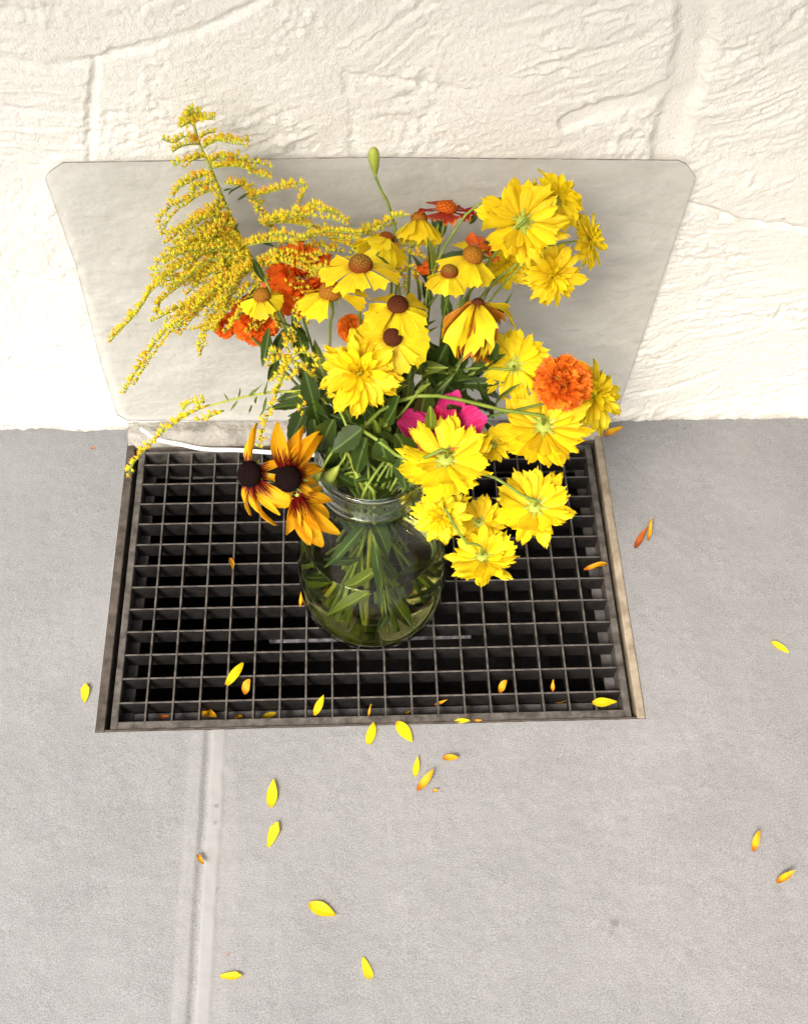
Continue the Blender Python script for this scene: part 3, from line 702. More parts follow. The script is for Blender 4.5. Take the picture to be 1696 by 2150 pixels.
NDY = [0]
def double_yellow(px, py, Y, D, nrm, label, way=(), dense=1.0, leaves=2, yshade=None, foot_stem=M_STEM):
    NDY[0] += 1; outer = (PV_YEL, PV_YEL3, PV_YEL2, PV_YEL2, PV_YEL)[NDY[0] * 7 % 5]
    c = at(px, py, Y); s = scale_at(c); R = D * s * .525; n = cdir(*nrm)
    root, neck, foot = begin('double_yellow_flower', label, 'flower', 'double yellow flowers of the bouquet')
    fr = frame_of(n, rnd(0, 6))
    rings = [(15, .94, -.30, .10, PV_YEL, -.02), (17, 1.0, -.10, .10, PV_YEL, .0), (17, 1.0, .06, .10, PV_YEL, .02), (14, .88, .26, .09, PV_YEL, .045), (10, .68, .52, .08, PV_YIN, .07), (9, .50, .82, .07, PV_YIN, .085), (6, .36, 1.15, .04, PV_YIN, .095)]
    for cnt, ln, el, r0, pv, h in rings:
        cnt = max(5, int(round(cnt * dense)))
        a0 = rnd(0, 6)
        for k in range(cnt):
            q = outer if pv is PV_YEL else pv
            if rnd(0, 1) < .03: q = PV_WLY
            put('petal', random.choice(q), root, c, fr, a0 + 2 * math.pi * k / cnt + rnd(-.15, .15), el + rnd(-.24, .20), R * r0, R * h, R * (ln - r0) * rnd(.74, 1.13), rnd(.72, 1.12), rnd(-.45, .45))
    cal = put_disc(root, c, fr, R * .15, 'green', -R * .06, 'calyx')
    for k in range(9):
        put('sepal', random.choice(PV_SEP), cal, c, fr, k * .698 + rnd(-.15, .15), rnd(-.35, .1), R * .08, -R * .08, R * rnd(.15, .27))
    wp = [at(*q) for q in way]
    o, L = stem(root, c - n * R * .10, n, wp, R * .042 if R * .042 < .0022 else .0022, foot_stem, foot, neck, .02)
    if leaves: stem_leaves(root, L, leaves, .05, LV_D + LV_M, .3, .5)
    return root
def helenium(px, py, Y, D, cone, nrm, label, ckind='gold', way=(), droop=-.35, cnt=12, wilt=0, skip=(), pv=None, pv2=None, jit=.2, name='helenium', group='yellow daisies with domed centres'):
    c = at(px, py, Y); s = scale_at(c); R = D * s * .60; rc = cone * s * .5; n = cdir(*nrm)
    root, neck, foot = begin(name, label, 'flower', group)
    fr = frame_of(n, rnd(0, 6)); put_disc(root, c, fr, rc, ckind, 0)
    for k in range(cnt):
        if k in skip: continue
        m = random.choice(pv or PV_HEL)
        if wilt and rnd(0, 1) < wilt: m = random.choice(pv2 or PV_WLT)
        put('petal', m, root, c, fr, 2 * math.pi * k / cnt + rnd(-.12, .12), droop + rnd(-jit, jit), rc * .72, -rc * .22, (R - rc * .72) * rnd(.9, 1.14), rnd(.85, 1.1), rnd(-.22, .22))
    cal = put_disc(root, c, fr, rc * .62, 'green', -rc * .42, 'calyx')
    for k in range(7): put('sepal', random.choice(PV_SEP), cal, c, fr, k * .9 + rnd(-.2, .2), rnd(-1.0, -.6), rc * .4, -rc * .5, rc * rnd(.7, 1.0), .7)
    o, L = stem(root, c - n * rc * .5, n, [at(*q) for q in way], .0016, M_STEMM, foot, neck, .02)
    stem_leaves(root, L, 3, .045, LV_M + LV_N, .2, .48)
    return root
def pompom(px, py, Y, D, nrm, label, pv, name='orange_pompom_flower', way=(), flat=.9, rows=9):
    c = at(px, py, Y); s = scale_at(c); R = D * s * .5; n = cdir(*nrm)
    root, neck, foot = begin(name, label, 'flower'); fr = frame_of(n, rnd(0, 6))
    put_disc(root, c, fr, R * .30, 'green', -R * .42, 'calyx')
    for k in range(16):
        put('petal', random.choice(pv), root, c, fr, k * 2.39996, 1.15 + rnd(-.25, .35), R * .03 * (k % 4), R * .38, R * .52 * rnd(.9, 1.1), rnd(.5, .75), rnd(-.6, .6))
    tot = 96
    for k in range(tot):
        u = (k + .5) / tot; el = math.asin(max(-1, min(1, -.45 + 1.45 * u)))
        put('petal', random.choice(pv), root, c, fr, k * 2.39996 + rnd(-.2, .2), el * flat + rnd(-.12, .12), R * .28 * math.cos(el), R * .28 * math.sin(el) * flat, R * .74 * rnd(.85, 1.1), rnd(.55, .85), rnd(-.5, .5))
    o, L = stem(root, c - n * R * .5, n, [at(*q) for q in way], .0017, M_STEMD, foot, neck, .02)
    stem_leaves(root, L, 3, .05, LV_D, .3, .55)
    return root
def blackeye(px, py, Y, D, cone, nrm, label, petals, way=(), pv=None):
    c = at(px, py, Y); s = scale_at(c); R = D * s * .5; rc = cone * s * .5; n = cdir(*nrm)
    root, neck, foot = begin('bicolour_daisy', label, 'flower', 'orange bicolour daisies with black cones')
    right = (RC @ Vector((1, 0, 0))); up = (RC @ Vector((0, 1, 0)))
    x = (right - n * right.dot(n)).normalized(); y = n.cross(x); fr = (x, y, n)
    if cone > 20: put_disc(root, c, fr, rc, 'dark', rc * .15)
    for az, el, ln in petals:
        put('petal', random.choice(pv or PV_BIC), root, c, fr, math.radians(az) + rnd(-.1, .1), math.radians(el + rnd(-8, 6)), rc * .55, -rc * .35, R * ln, rnd(.95, 1.2), rnd(-.3, .3))
    cal = put_disc(root, c, fr, rc * .7, 'green', -rc * .6, 'calyx')
    for k in range(8): put('sepal', random.choice(PV_SEP), cal, c, fr, k * .785, rnd(-.6, -.2), rc * .4, -rc * .6, rc * 1.1, .8)
    o, L = stem(root, c - n * rc * .8, n, [at(*q) for q in way], .0021, M_STEM, foot, neck, .02)
    return root

# ------------------------------------------------------------------ the bouquet: double yellow flowers
double_yellow(1096, 468, .300, 186, (-.12, .05, -.95), 'large double yellow flower seen from behind, upper right, green calyx showing', [(1060, 505, .30), (1000, 590, .30), (945, 690, .28), (900, 830, .23)])
double_yellow(1168, 418, .335, 132, (.45, .55, -.35), 'double yellow flower at the very top right, tucked behind the larger one', [(1100, 420, .33), (1010, 425, .32), (950, 490, .31), (900, 600, .29), (870, 760, .24)])
double_yellow(1236, 503, .320, 124, (.80, .12, .35), 'double yellow flower facing right, rightmost of the upper right cluster', [(1170, 505, .32), (1080, 570, .31), (980, 700, .28), (900, 850, .22)])
double_yellow(1160, 578, .312, 136, (.15, -.50, .75), 'shaded double yellow flower lowest of the upper right cluster', [(1110, 540, .32), (1020, 610, .30), (950, 720, .27)])
double_yellow(1066, 552, .335, 116, (-.1, -.5, .6), 'shaded double yellow flower half hidden behind the upper right cluster', [(1030, 600, .31), (960, 720, .27)])
double_yellow(755, 784, .182, 180, (-.04, .06, 1), 'large double yellow flower facing forward above the jar mouth', [(765, 850, .21), (770, 930, .19)], leaves=3)
double_yellow(1078, 766, .240, 156, (.10, .30, -.85), 'double yellow flower seen from behind with dark calyx, left of the orange pompom', [(1000, 772, .24), (940, 790, .23), (880, 850, .21)])
double_yellow(1246, 832, .215, 160, (.55, .05, .55), 'double yellow flower behind the orange pompom at the right', [(1150, 790, .23), (1040, 770, .24), (920, 830, .22)])
double_yellow(1140, 897, .175, 200, (.06, -.38, -.88), 'large double yellow flower seen from behind under the orange pompom', [(1060, 862, .175), (960, 838, .18), (885, 830, .18), (820, 850, .18), (770, 895, .175)], leaves=1)
double_yellow(936, 967, .125, 200, (.05, -.42, -.88), 'large double yellow flower seen from behind in front of the pink one', [(880, 965, .125), (840, 960, .13), (800, 930, .14), (755, 905, .155)], leaves=1)
double_yellow(1122, 1066, .115, 168, (.05, -.30, -.9), 'double yellow flower seen from behind over the grating at far right', [(1085, 1035, .12), (1045, 1005, .13), (960, 985, .15), (880, 985, .165)], leaves=1)
double_yellow(1013, 1172, .090, 152, (.12, -.55, -.62), 'lowest double yellow flower drooping beside the jar', [(985, 1145, .09), (958, 1110, .10), (920, 1050, .125), (870, 1020, .15)], leaves=1)
double_yellow(925, 1085, .118, 132, (-.12, -.45, .75), 'shaded double yellow flower touching the right shoulder of the jar', [(900, 1060, .14), (860, 1030, .155)], leaves=1)
double_yellow(1008, 1098, .140, 112, (.25, -.1, -.75), 'shaded double yellow flower between two larger ones right of the jar', [(975, 1075, .14), (930, 1040, .15), (880, 1010, .165)], leaves=0)
double_yellow(1036, 936, .165, 78, (.2, -.2, -.8), 'small half open yellow flower under the pink one', [(1020, 915, .18), (980, 930, .185), (900, 950, .18)], leaves=2, dense=.8)

# ------------------------------------------------------------------ heleniums
helenium(757, 556, .262, 138, 50, (.04, .72, .62), 'yellow daisy with brown and gold dome, topmost of the central three', 'rust', [(755, 640, .255), (760, 760, .235)], -.16, 11)
helenium(695, 612, .245, 138, 50, (-.04, .74, .62), 'yellow daisy with large golden dome left of centre', 'gold', [(692, 690, .24), (710, 790, .225)], -.24, 12, 0, (4, 5))
helenium(835, 640, .245, 124, 44, (.05, .62, .75), 'yellow daisy with dark brown dome right of centre', 'brown', [(825, 720, .235), (800, 820, .215)], -.18)
helenium(824, 708, .212, 132, 40, (.06, .28, .94), 'wide open yellow daisy with brown disc behind the large double flower', 'brown', [(800, 800, .215)], -.08, 14)
helenium(943, 571, .270, 96, 36, (.0, .74, .62), 'small yellow daisy with rust dome below the bent stems', 'rust', [(930, 670, .265), (905, 780, .235)], -.42)
helenium(993, 536, .290, 122, 44, (.35, .55, .7), 'yellow daisy with golden dome and gaps between its petals, left of the upper right cluster', 'gold', [(970, 620, .28), (920, 760, .24)], -.2, 12, 0, (0, 1, 5, 6))
helenium(550, 620, .272, 88, 36, (-.05, .66, .68), 'small yellow daisy drooping in front of the goldenrod', 'gold', [(556, 600, .285), (575, 640, .28), (640, 760, .245)], -.45, 11)
helenium(880, 458, .350, 116, 34, (.02, .95, .05), 'yellow daisy seen from the side behind the orange red flower stems', 'gold', [(862, 520, .34), (855, 640, .29), (830, 800, .22)], -.75)
helenium(812, 502, .330, 118, 34, (.35, .70, -.25), 'yellow daisy turned away, among the goldenrod tips at the top centre', 'rust', [(820, 560, .32), (815, 700, .26)], -.55, 11)
helenium(1003, 636, .252, 176, 26, (.02, .85, .35), 'wilted yellow flower with brown hanging petals right of centre', 'brown', [(985, 720, .25), (930, 820, .22)], -.70, 22, .5, (), PV_WLY, None, .55, 'wilted_flower', None)

# ------------------------------------------------------------------ orange, red and pink flowers
pompom(1180, 806, .165, 126, (.05, .35, .85), 'bright orange pompom flower between yellow ones at the right', PV_ORG, way=[(1130, 850, .18), (1000, 880, .19), (880, 900, .18)])
pompom(632, 590, .322, 160, (.1, .3, .85), 'big orange red pompom partly covered by goldenrod', PV_SCA, way=[(640, 680, .29), (690, 800, .24)])
pompom(540, 670, .325, 112, (-.2, .1, .85), 'orange red pompom below the small drooping daisy', PV_SCA, way=[(580, 740, .28), (670, 840, .23)])
pompom(474, 684, .335, 56, (-.4, -.1, .8), 'small scarlet bloom at the lower edge of the goldenrod', PV_SCA, way=[(540, 720, .29), (650, 840, .23)])
pompom(738, 690, .262, 62, (.1, .2, .85), 'dull orange bloom behind the large double flower', PV_ORG, way=[(742, 760, .245)])
helenium(937, 436, .345, 108, 44, (.12, .80, .55), 'red flower with orange edged petals at the top of the bouquet', 'orange', [(925, 500, .335), (905, 600, .30), (880, 740, .245)], -.05, 9, 0, (), PV_RED, None, .2, 'red_orange_flower', None)
helenium(898, 553, .315, 62, 22, (-.4, .6, .6), 'small red bloom left of the bent green stems', 'orange', [(890, 640, .29)], -.2, 8, 0, (), PV_SCA, None, .2, 'red_orange_flower', None)
helenium(1016, 520, .318, 74, 24, (.4, .55, .6), 'small red bloom behind the daisy beside the upper right cluster', 'orange', [(985, 620, .30), (920, 760, .25)], -.1, 8, 0, (), PV_SCA, None, .2, 'red_orange_flower', None)
def pink():
    c = at(924, 912, .172); s = scale_at(c); R = 94 * s; n = cdir(.05, .35, .9)
    root, neck, foot = begin('pink_flower', 'bright pink flower behind a yellow one above the jar', 'flower')
    fr = frame_of(n, .4)
    for k in range(6): put('petal', PV_PNK[k % 6], root, c, fr, k * 1.047 + .2, .25 + rnd(-.1, .1), R * .08, 0, R * rnd(.9, 1.05), 1.0)
    for k in range(5): put('petal', PV_PNK[(k + 2) % 6], root, c, fr, k * 1.257, .75 + rnd(-.1, .1), R * .05, R * .08, R * .7, .9)
    put_disc(root, c, fr, R * .16, 'green', -R * .1, 'calyx')
    stem(root, c - n * R * .1, n, [at(905, 950, .18)], .0019, M_STEM, foot, neck, .02)
pink()

# ------------------------------------------------------------------ black-eyed bicolour daisies
blackeye(526, 996, .122, 204, 54, (-.45, .10, .82), 'orange bicolour daisy with black cone, leftmost over the grating',
         [(92, 14, .90), (112, 0, .55), (22, -20, .62), (-12, -32, .62), (-52, -22, 1.08), (-66, -30, .9), (-82, -18, .85), (-98, -12, 1.0), (-118, -14, .8), (-140, -20, .55)], [(580, 1010, .14), (650, 985, .155), (720, 985, .165)])
blackeye(606, 1006, .112, 240, 54, (-.10, .10, .95), 'orange bicolour daisy with black cone and tall upright petals beside the jar mouth',
         [(101, 4, 1.04), (84, -2, 1.0), (74, 6, .92), (60, -10, 1.0), (36, -22, .62), (16, -28, .66), (-4, -35, .55), (-100, -46, .55), (158, -42, .42), (-30, -35, .6)], [(660, 985, .155), (720, 990, .165)])
blackeye(624, 1040, .106, 246, 14, (.06, -.25, .9), 'crumpled orange daisy hanging over the left shoulder of the jar',
         [(-58, -6, 1.10), (-74, 2, 1.15), (-88, -4, 1.05), (-104, -10, .92), (-42, -12, .85), (-24, -18, .72), (2, -24, .55), (-70, 14, .8), (-95, 18, .62), (140, 8, .25), (60, 4, .35)], [(660, 1010, .145), (720, 995, .165)])

# ------------------------------------------------------------------ buds
def bud(px0, py0, Y0, px1, py1, wd, label, way, mat=M_CALYX, name='flower_bud'):
    a, b = at(px0, py0, Y0), at(px1, py1, Y0); root, neck, foot = begin(name, label, 'bud')
    d = (b - a); L = d.length; s = scale_at(a); w = wd * s * .5
    prof = [(.15, 0), (.35, .12), (.7, .35), (.95, .58), (1, .72), (.88, .86), (.6, .95), (.25, 1.0)]
    V, F = [], []; dn = d.normalized(); x = dn.cross(Vector((0, 1, .2))).normalized(); y = dn.cross(x); sg = 14
    for r, t in prof:
        for k in range(sg):
            an = 2 * math.pi * k / sg; rr = w * r * (1 + .06 * math.cos(an * 7)); V.append(a + d * t + x * rr * math.cos(an) + y * rr * math.sin(an))
    for i in range(len(prof) - 1):
        for k in range(sg): F.append((i * sg + k, i * sg + (k + 1) % sg, (i + 1) * sg + (k + 1) % sg, (i + 1) * sg + k))
    F.append(tuple((len(prof) - 1) * sg + k for k in range(sg)))
    link('bud', mesh('bud', V, F, mat), root)
    pts = [a] + [at(*q) for q in way] + [neck, foot]
    V, F = tube(spline(pts, 26), .0014, .002, 7); link('stem', mesh('stem', V, F, M_STEM), root)
M_BUD = mat_flat('bud_green', (.24, .34, .05), (.40, .42, .07), 60, .5, .3)
bud(788, 372, .365, 784, 310, 24, 'single green bud on a thin stalk rising above the bouquet', [(800, 400, .36), (822, 448, .355), (835, 560, .32), (815, 760, .235)], M_BUD)
bud(676, 985, .135, 645, 1028, 24, 'smooth green bud in front of the crumpled orange daisy', [(700, 945, .145), (735, 905, .158), (738, 940, .165)], M_BUD)
bud(712, 978, .148, 682, 1012, 28, 'pale green bud leaning on the jar rim', [(728, 955, .155), (740, 935, .165)], M_BUD)

# ------------------------------------------------------------------ goldenrod
def floret_template(seed):
    R = random.Random(seed); V, F, C = [], [], []
    rings = [(.10, 0, (.30, .38, .04)), (.17, .28, (.62, .74, .09)), (.20, .62, (.90, .90, .09)), (.17, .86, (.94, .86, .06)), (.08, 1.0, (.93, .76, .04))]
    sg = 5
    for r, z, c in rings:
        for k in range(sg):
            a = 2 * math.pi * k / sg + R.uniform(-.2, .2); V.append((r * math.cos(a), r * math.sin(a), z)); C.append(c)
    for i in range(len(rings) - 1):
        for k in range(sg): F.append((i * sg + k, i * sg + (k + 1) % sg, (i + 1) * sg + (k + 1) % sg, (i + 1) * sg + k))
    F.append(tuple((len(rings) - 1) * sg + k for k in range(sg)))
    for k in range(5):                                     # tiny ray petals
        a = 2 * math.pi * k / 5 + R.uniform(-.3, .3); b = len(V)
        for r, z, da, c in ((.17, .66, -.5, (.90, .84, .06)), (.17, .66, .5, (.90, .84, .06)), (.46, 1.02 + R.uniform(-.1, .15), 0.0, (.86, .56, .022))):
            V.append((r * math.cos(a + da), r * math.sin(a + da), z)); C.append(c)
        F.append((b, b + 1, b + 2))
    return V, F, C
FT = [floret_template(k) for k in range(5)]
def florets(root, L, size, density, updir, spread=.9, ages=1.0):
    V, F, C = [], [], []
    tot = sum((L[i + 1] - L[i]).length for i in range(len(L) - 1)); n = max(4, int(tot / (size * .72) * density))
    for k in range(n):
        t = (k + rnd(0, .8)) / n * .97 + .03; i = min(int(t * (len(L) - 1)), len(L) - 2); f = t * (len(L) - 1) - i
        p = L[i].lerp(L[i + 1], f); tg = (L[i + 1] - L[i]).normalized()
        d = updir + Vector((rnd(-1, 1), rnd(-1, 1), rnd(-.6, .6))) * spread + tg * .35
        d = (d - tg * d.dot(tg) * .6).normalized()
        s = size * rnd(.75, 1.2) * (1 - .25 * t); x = d.cross(Vector((.3, .9, .2))).normalized(); y = d.cross(x)
        v, fc, cc = random.choice(FT); b = len(V); q = rnd(.92, 1.08); og = rnd(0, 1) ** 5 * .7; tip = rnd(0, 1) < .14
        p = p + d * s * rnd(-.1, .30)
        for a in v: V.append(p + (x * a[0] + y * a[1] + d * a[2]) * s)
        for i_, c in enumerate(cc):
            g_ = .48 if tip and (20 <= i_ < 25 or i_ % 3 == 0 and i_ > 25) else 1
            C.append((c[0] * q * (.5 + .5 * g_ ** .3), c[1] * q * (1 - og * .55) * g_, c[2] * q, 1))
        for a in fc: F.append(tuple(b + j for j in a))
    me = mesh('florets', V, F, M_FLORET)
    ca = me.color_attributes.new('tint', 'FLOAT_COLOR', 'POINT'); ca.data.foreach_set('color', np.array(C, np.float32).ravel())
    o = link('florets', me, root); o['kind'] = 'stuff'; return o
UPV = Vector((0, -.25, .95))
def branch(root, pts, dens=1.0, size=.0068, r=.0011, spread=.75, leafy=0):
    P = [at(*p) for p in pts]; L = spline(P, max(8, int(sum((P[i + 1] - P[i]).length for i in range(len(P) - 1)) / .006)))
    V, F = tube(L, r, r * .5, 5); o = link('branch', mesh('branch', V, F, M_STEMY), root)
    florets(o, L, size, dens, UPV, spread)
    return L
def goldenrod():
    root, neck, foot = begin('goldenrod', 'tall goldenrod plume spreading over the left of the bouquet', 'goldenrod')
    st = [(402, 240, .395), (418, 300, .392), (442, 352, .388), (472, 425, .380), (500, 488, .370), (522, 530, .355), (560, 610, .325), (620, 730, .285), (700, 850, .23)]
    pts = [at(*p) for p in st] + [neck, foot]
    V, F = tube(spline(pts, 44), .0014, .0030, 8); link('stem', mesh('stem', V, F, M_STEMY), root)
    B = [[(402, 252), (398, 240), (404, 232)], [(404, 252), (388, 250), (384, 262)], [(406, 256), (430, 250), (452, 251)], [(408, 262), (395, 258), (380, 268)], [(410, 250), (412, 240), (418, 236)],
         [(420, 296), (390, 286), (366, 300), (340, 292)], [(418, 302), (385, 306), (362, 320)], [(420, 290), (436, 280), (452, 278)],
         [(428, 310), (455, 292), (485, 294), (526, 296)], [(432, 328), (400, 332), (364, 350)], [(440, 345), (462, 328), (505, 336), (570, 350)], [(446, 352), (500, 346), (540, 362), (568, 366)],
         [(450, 362), (402, 376), (376, 392), (366, 412)], [(455, 380), (420, 388), (405, 400)], [(466, 396), (420, 404), (388, 420), (360, 434), (336, 462), (342, 492)],
         [(470, 385), (512, 390), (540, 430), (570, 480), (612, 518)], [(520, 415), (570, 400), (615, 386), (640, 392), (633, 422)], [(470, 412), (440, 440), (402, 462)], [(480, 430), (432, 452), (392, 478), (346, 512)],
         [(545, 470), (600, 452), (645, 442), (692, 446), (732, 466)], [(560, 468), (622, 466), (682, 482), (742, 490), (806, 496)], [(610, 520), (660, 492), (702, 486), (762, 492)],
         [(490, 470), (440, 500), (382, 522), (336, 548), (320, 584)], [(500, 500), (432, 532), (372, 562), (322, 604), (296, 645), (232, 718)], [(510, 520), (452, 560), (402, 582), (346, 622), (330, 660)],
         [(522, 540), (472, 592), (422, 642), (352, 692), (292, 772), (262, 826)], [(522, 560), (480, 622), (438, 680), (422, 746)], [(500, 520), (552, 502), (602, 492), (642, 504)], [(536, 556), (592, 532), (652, 540), (706, 522)],
         [(512, 552), (442, 602), (384, 642), (318, 676)], [(530, 592), (482, 642), (442, 678), (400, 694)], [(480, 450), (470, 500), (430, 560), (412, 600)], [(500, 492), (470, 540), (480, 600), (462, 650)],
         [(515, 530), (540, 580), (522, 640), (500, 672)], [(505, 510), (420, 520), (372, 500)], [(500, 500), (450, 480), (410, 500), (370, 540)], [(520, 540), (420, 580), (350, 580), (322, 604)],
         [(520, 550), (452, 620), (400, 640), (352, 652)], [(690, 500), (740, 520), (770, 545)], [(760, 488), (800, 468), (842, 452)], [(620, 470), (660, 430), (700, 446)], [(560, 560), (600, 560), (650, 570), (690, 560)],
         [(540, 570), (560, 600), (600, 610)], [(500, 540), (440, 545), (380, 590), (340, 600)], [(530, 560), (490, 580), (430, 590), (390, 620)], [(490, 480), (450, 520), (400, 540), (350, 570)], [(505, 520), (480, 560), (440, 620), (380, 660)]]
    for k in range(18):                            # fill the heart of the plume
        t = rnd(.1, 1); bx, by = 470 + 70 * t, 420 + 150 * t
        tx, ty = bx - rnd(60, 230) * (.5 + .5 * t), by + rnd(-10, 150); 
        B.append([(bx, by), (bx * .66 + tx * .34, by * .66 + ty * .34 - 14), (bx * .3 + tx * .7, by * .3 + ty * .7 - 8), (tx, ty)])
    B += [[(545, 560), (590, 545), (640, 560), (690, 585)], [(540, 590), (590, 590), (640, 600), (672, 640)], [(545, 600), (560, 650), (600, 680)], [(560, 600), (620, 625), (650, 680)], [(530, 640), (500, 660), (470, 700)], [(600, 540), (660, 515), (720, 530)], [(530, 600), (545, 660), (520, 700)]]
    for k, b in enumerate(B):
        y0 = float(np.interp(b[0][1], [235, 350, 500, 620], [.395, .388, .362, .315]))
        dy = rnd(-.05, .012) if b[-1][1] > 420 else rnd(-.02, .012)
        q = [(p[0], p[1], y0 + dy * i / (len(b) - 1)) for i, p in enumerate(b)]
        branch(root, q, 2.3 if k > 4 else 2.8, .0078, .0011, .5 if k > 4 else .9)
        if k > 7:                                  # a companion branchlet gives the plume its depth
            n_ = len(b) - 1; ex, ey, eY = rnd(-14, 14), rnd(4, 22), rnd(-.03, .015)
            q2 = [(p[0] + ex * i / n_, p[1] + ey * i / n_, p[2] + eY * i / n_) for i, p in enumerate(q)]
            q2[-1] = tuple(q2[-2][d] + (q2[-1][d] - q2[-2][d]) * rnd(.45, .8) for d in range(3))
            branch(root, q2, 2.0, .0070, .0009, .55)
    for (bx, by), (tx, ty), Y, wd in (((500, 470), (462, 505), .37, 10), ((520, 520), (470, 530), .36, 12), ((530, 545), (560, 590), .345, 16), ((500, 420), (530, 402), .375, 6), ((480, 410), (500, 385), .38, 5), ((540, 500), (580, 520), .35, 10), ((470, 400), (492, 396), .38, 5)):
        a, b2 = at(bx, by, Y), at(tx, ty, Y - .01); add_leaf(root, a, b2, wd * scale_at(a), LV_D)
goldenrod()
def goldenrod_small(name_label, stem_pts, B, leaves, dens=1.1):
    root, neck, foot = begin('goldenrod', name_label, 'goldenrod')
    pts = [at(*p) for p in stem_pts] + [neck, foot]
    V, F = tube(spline(pts, 34), .0011, .0022, 7); link('stem', mesh('stem', V, F, M_STEMY), root)
    for b in B: branch(root, b, dens * 1.9, .0078, .001, .5)
    for (bx, by), (tx, ty), Y, wd in leaves:
        a, b2 = at(bx, by, Y), at(tx, ty, Y); add_leaf(root, a, b2, wd * scale_at(a), LV_N)
goldenrod_small('arching goldenrod tip bowing left over the corner of the grating',
                [(440, 852, .205), (520, 832, .215), (600, 822, .22), (680, 840, .215)],
                [[(440, 850, .205), (400, 868, .20), (350, 902, .195), (305, 945, .19), (280, 975, .188), (270, 996, .186)], [(430, 845, .205), (402, 846, .20), (385, 862, .198)], [(470, 862, .208), (440, 876, .205), (408, 884, .20)]],
                [((500, 836), (508, 816), .215, 5), ((520, 834), (545, 812), .215, 6), ((540, 832), (530, 856), .215, 6), ((555, 830), (560, 806), .215, 5), ((500, 840), (485, 862), .215, 5), ((575, 828), (590, 802), .215, 6), ((560, 832), (552, 866), .215, 6), ((590, 826), (600, 858), .215, 7), ((480, 842), (470, 822), .21, 4), ((530, 850), (520, 872), .21, 5), ((560, 850), (548, 876), .21, 5)], 1.3)
goldenrod_small('goldenrod spray hanging down beside the black coned daisies',
                [(600, 745, .235), (622, 760, .235), (660, 800, .23), (710, 880, .20)],
                [[(610, 745, .235), (596, 790, .225), (572, 850, .21), (552, 905, .20), (545, 940, .195)], [(610, 750, .235), (585, 755, .23), (562, 770, .225)], [(612, 745, .235), (640, 740, .23), (662, 760, .225), (655, 800, .22)], [(608, 740, .236), (600, 710, .24), (618, 690, .245)],
                 [(610, 750, .235), (590, 780, .225), (570, 800, .22)], [(625, 760, .235), (650, 790, .225), (640, 830, .215), (632, 870, .205)], [(612, 730, .24), (625, 680, .25), (618, 640, .26)], [(600, 750, .235), (575, 740, .235), (566, 760, .23)], [(606, 748, .235), (622, 780, .23), (600, 800, .225)]],
                [((600, 760), (560, 800), .23, 6)], 1.3)
goldenrod_small('short goldenrod tips between the daisies at the top centre', [(800, 470, .345), (830, 560, .32), (835, 700, .27)],
                [[(800, 478, .345), (770, 490, .342), (745, 500, .34)], [(805, 470, .345), (830, 456, .343), (858, 452, .342)], [(810, 520, .335), (850, 530, .33), (900, 545, .325)], [(820, 540, .33), (845, 575, .32), (850, 610, .315)], [(825, 520, .335), (870, 510, .33), (880, 540, .325)], [(800, 510, .335), (770, 520, .333), (740, 535, .33)], [(835, 580, .31), (860, 560, .31), (878, 600, .305)]],
                [], 1.2)

# ------------------------------------------------------------------ leafy stems and single leaves
def leafy(label, stem_pts, leaves, meshes, mat=M_STEM, r=.0019, rl=0):
    root, neck, foot = begin('leafy_stem', label, 'plant stem')
    pts = [at(*p) for p in stem_pts] + [neck, neck.lerp(foot, .5), foot]
    L = spline(pts, 30)
    V, F = tube(L, r * .7, r * 1.15, 7); link('stem', mesh('stem', V, F, mat), root)
    for (bx, by), (tx, ty), Y, wd in leaves:
        a, b2 = at(bx, by, Y), at(tx, ty, Y + rnd(-.012, .012)); add_leaf(root, a, b2, wd * scale_at(a), meshes)
    if rl: stem_leaves(root, L, rl, .05, meshes, .05, .6)
leafy('stem with broad dark leaves left of the large double flower', [(640, 700, .255), (650, 800, .235), (700, 900, .20)],
      [((690, 812), (586, 842), .215, 46), ((640, 750), (618, 672), .245, 36), ((566, 690), (556, 766), .25, 24), ((585, 740), (560, 820), .235, 20), ((655, 840), (700, 985), .20, 66), ((640, 860), (612, 930), .205, 46), ((660, 880), (672, 1010), .185, 60), ((600, 690), (570, 760), .25, 26)], LV_D, rl=3)
leafy('stem with large curled leaves at the heart of the bouquet', [(960, 640, .275), (945, 720, .262), (920, 820, .23), (860, 920, .195)],
      [((930, 830), (872, 760), .225, 58), ((900, 800), (945, 715), .235, 62), ((950, 790), (905, 720), .24, 40), ((880, 850), (960, 838), .21, 50), ((860, 830), (830, 770), .225, 44), ((1062, 640), (1020, 690), .28, 18), ((1045, 722), (1015, 765), .225, 32), ((930, 800), (1000, 860), .215, 46), ((905, 850), (838, 845), .20, 40), ((1000, 840), (1060, 872), .21, 28)], LV_D, rl=4)
leafy('pale leaf hanging over the pink flower', [(880, 820, .18), (840, 870, .175), (780, 920, .17)], [((903, 852), (905, 925), .150, 27), ((872, 826), (905, 805), .18, 14), ((790, 890), (830, 930), .165, 22)], LV_M)
leafy('green stem with folded leaf running from the jar mouth to the right', [(700, 840, .18), (722, 880, .165), (740, 910, .155)],
      [((748, 915), (846, 980), .150, 44), ((720, 850), (738, 885), .17, 18), ((785, 880), (800, 930), .165, 16), ((760, 940), (730, 1000), .16, 26), ((840, 985), (880, 1060), .15, 26), ((700, 1010), (676, 1060), .15, 36)], LV_M)
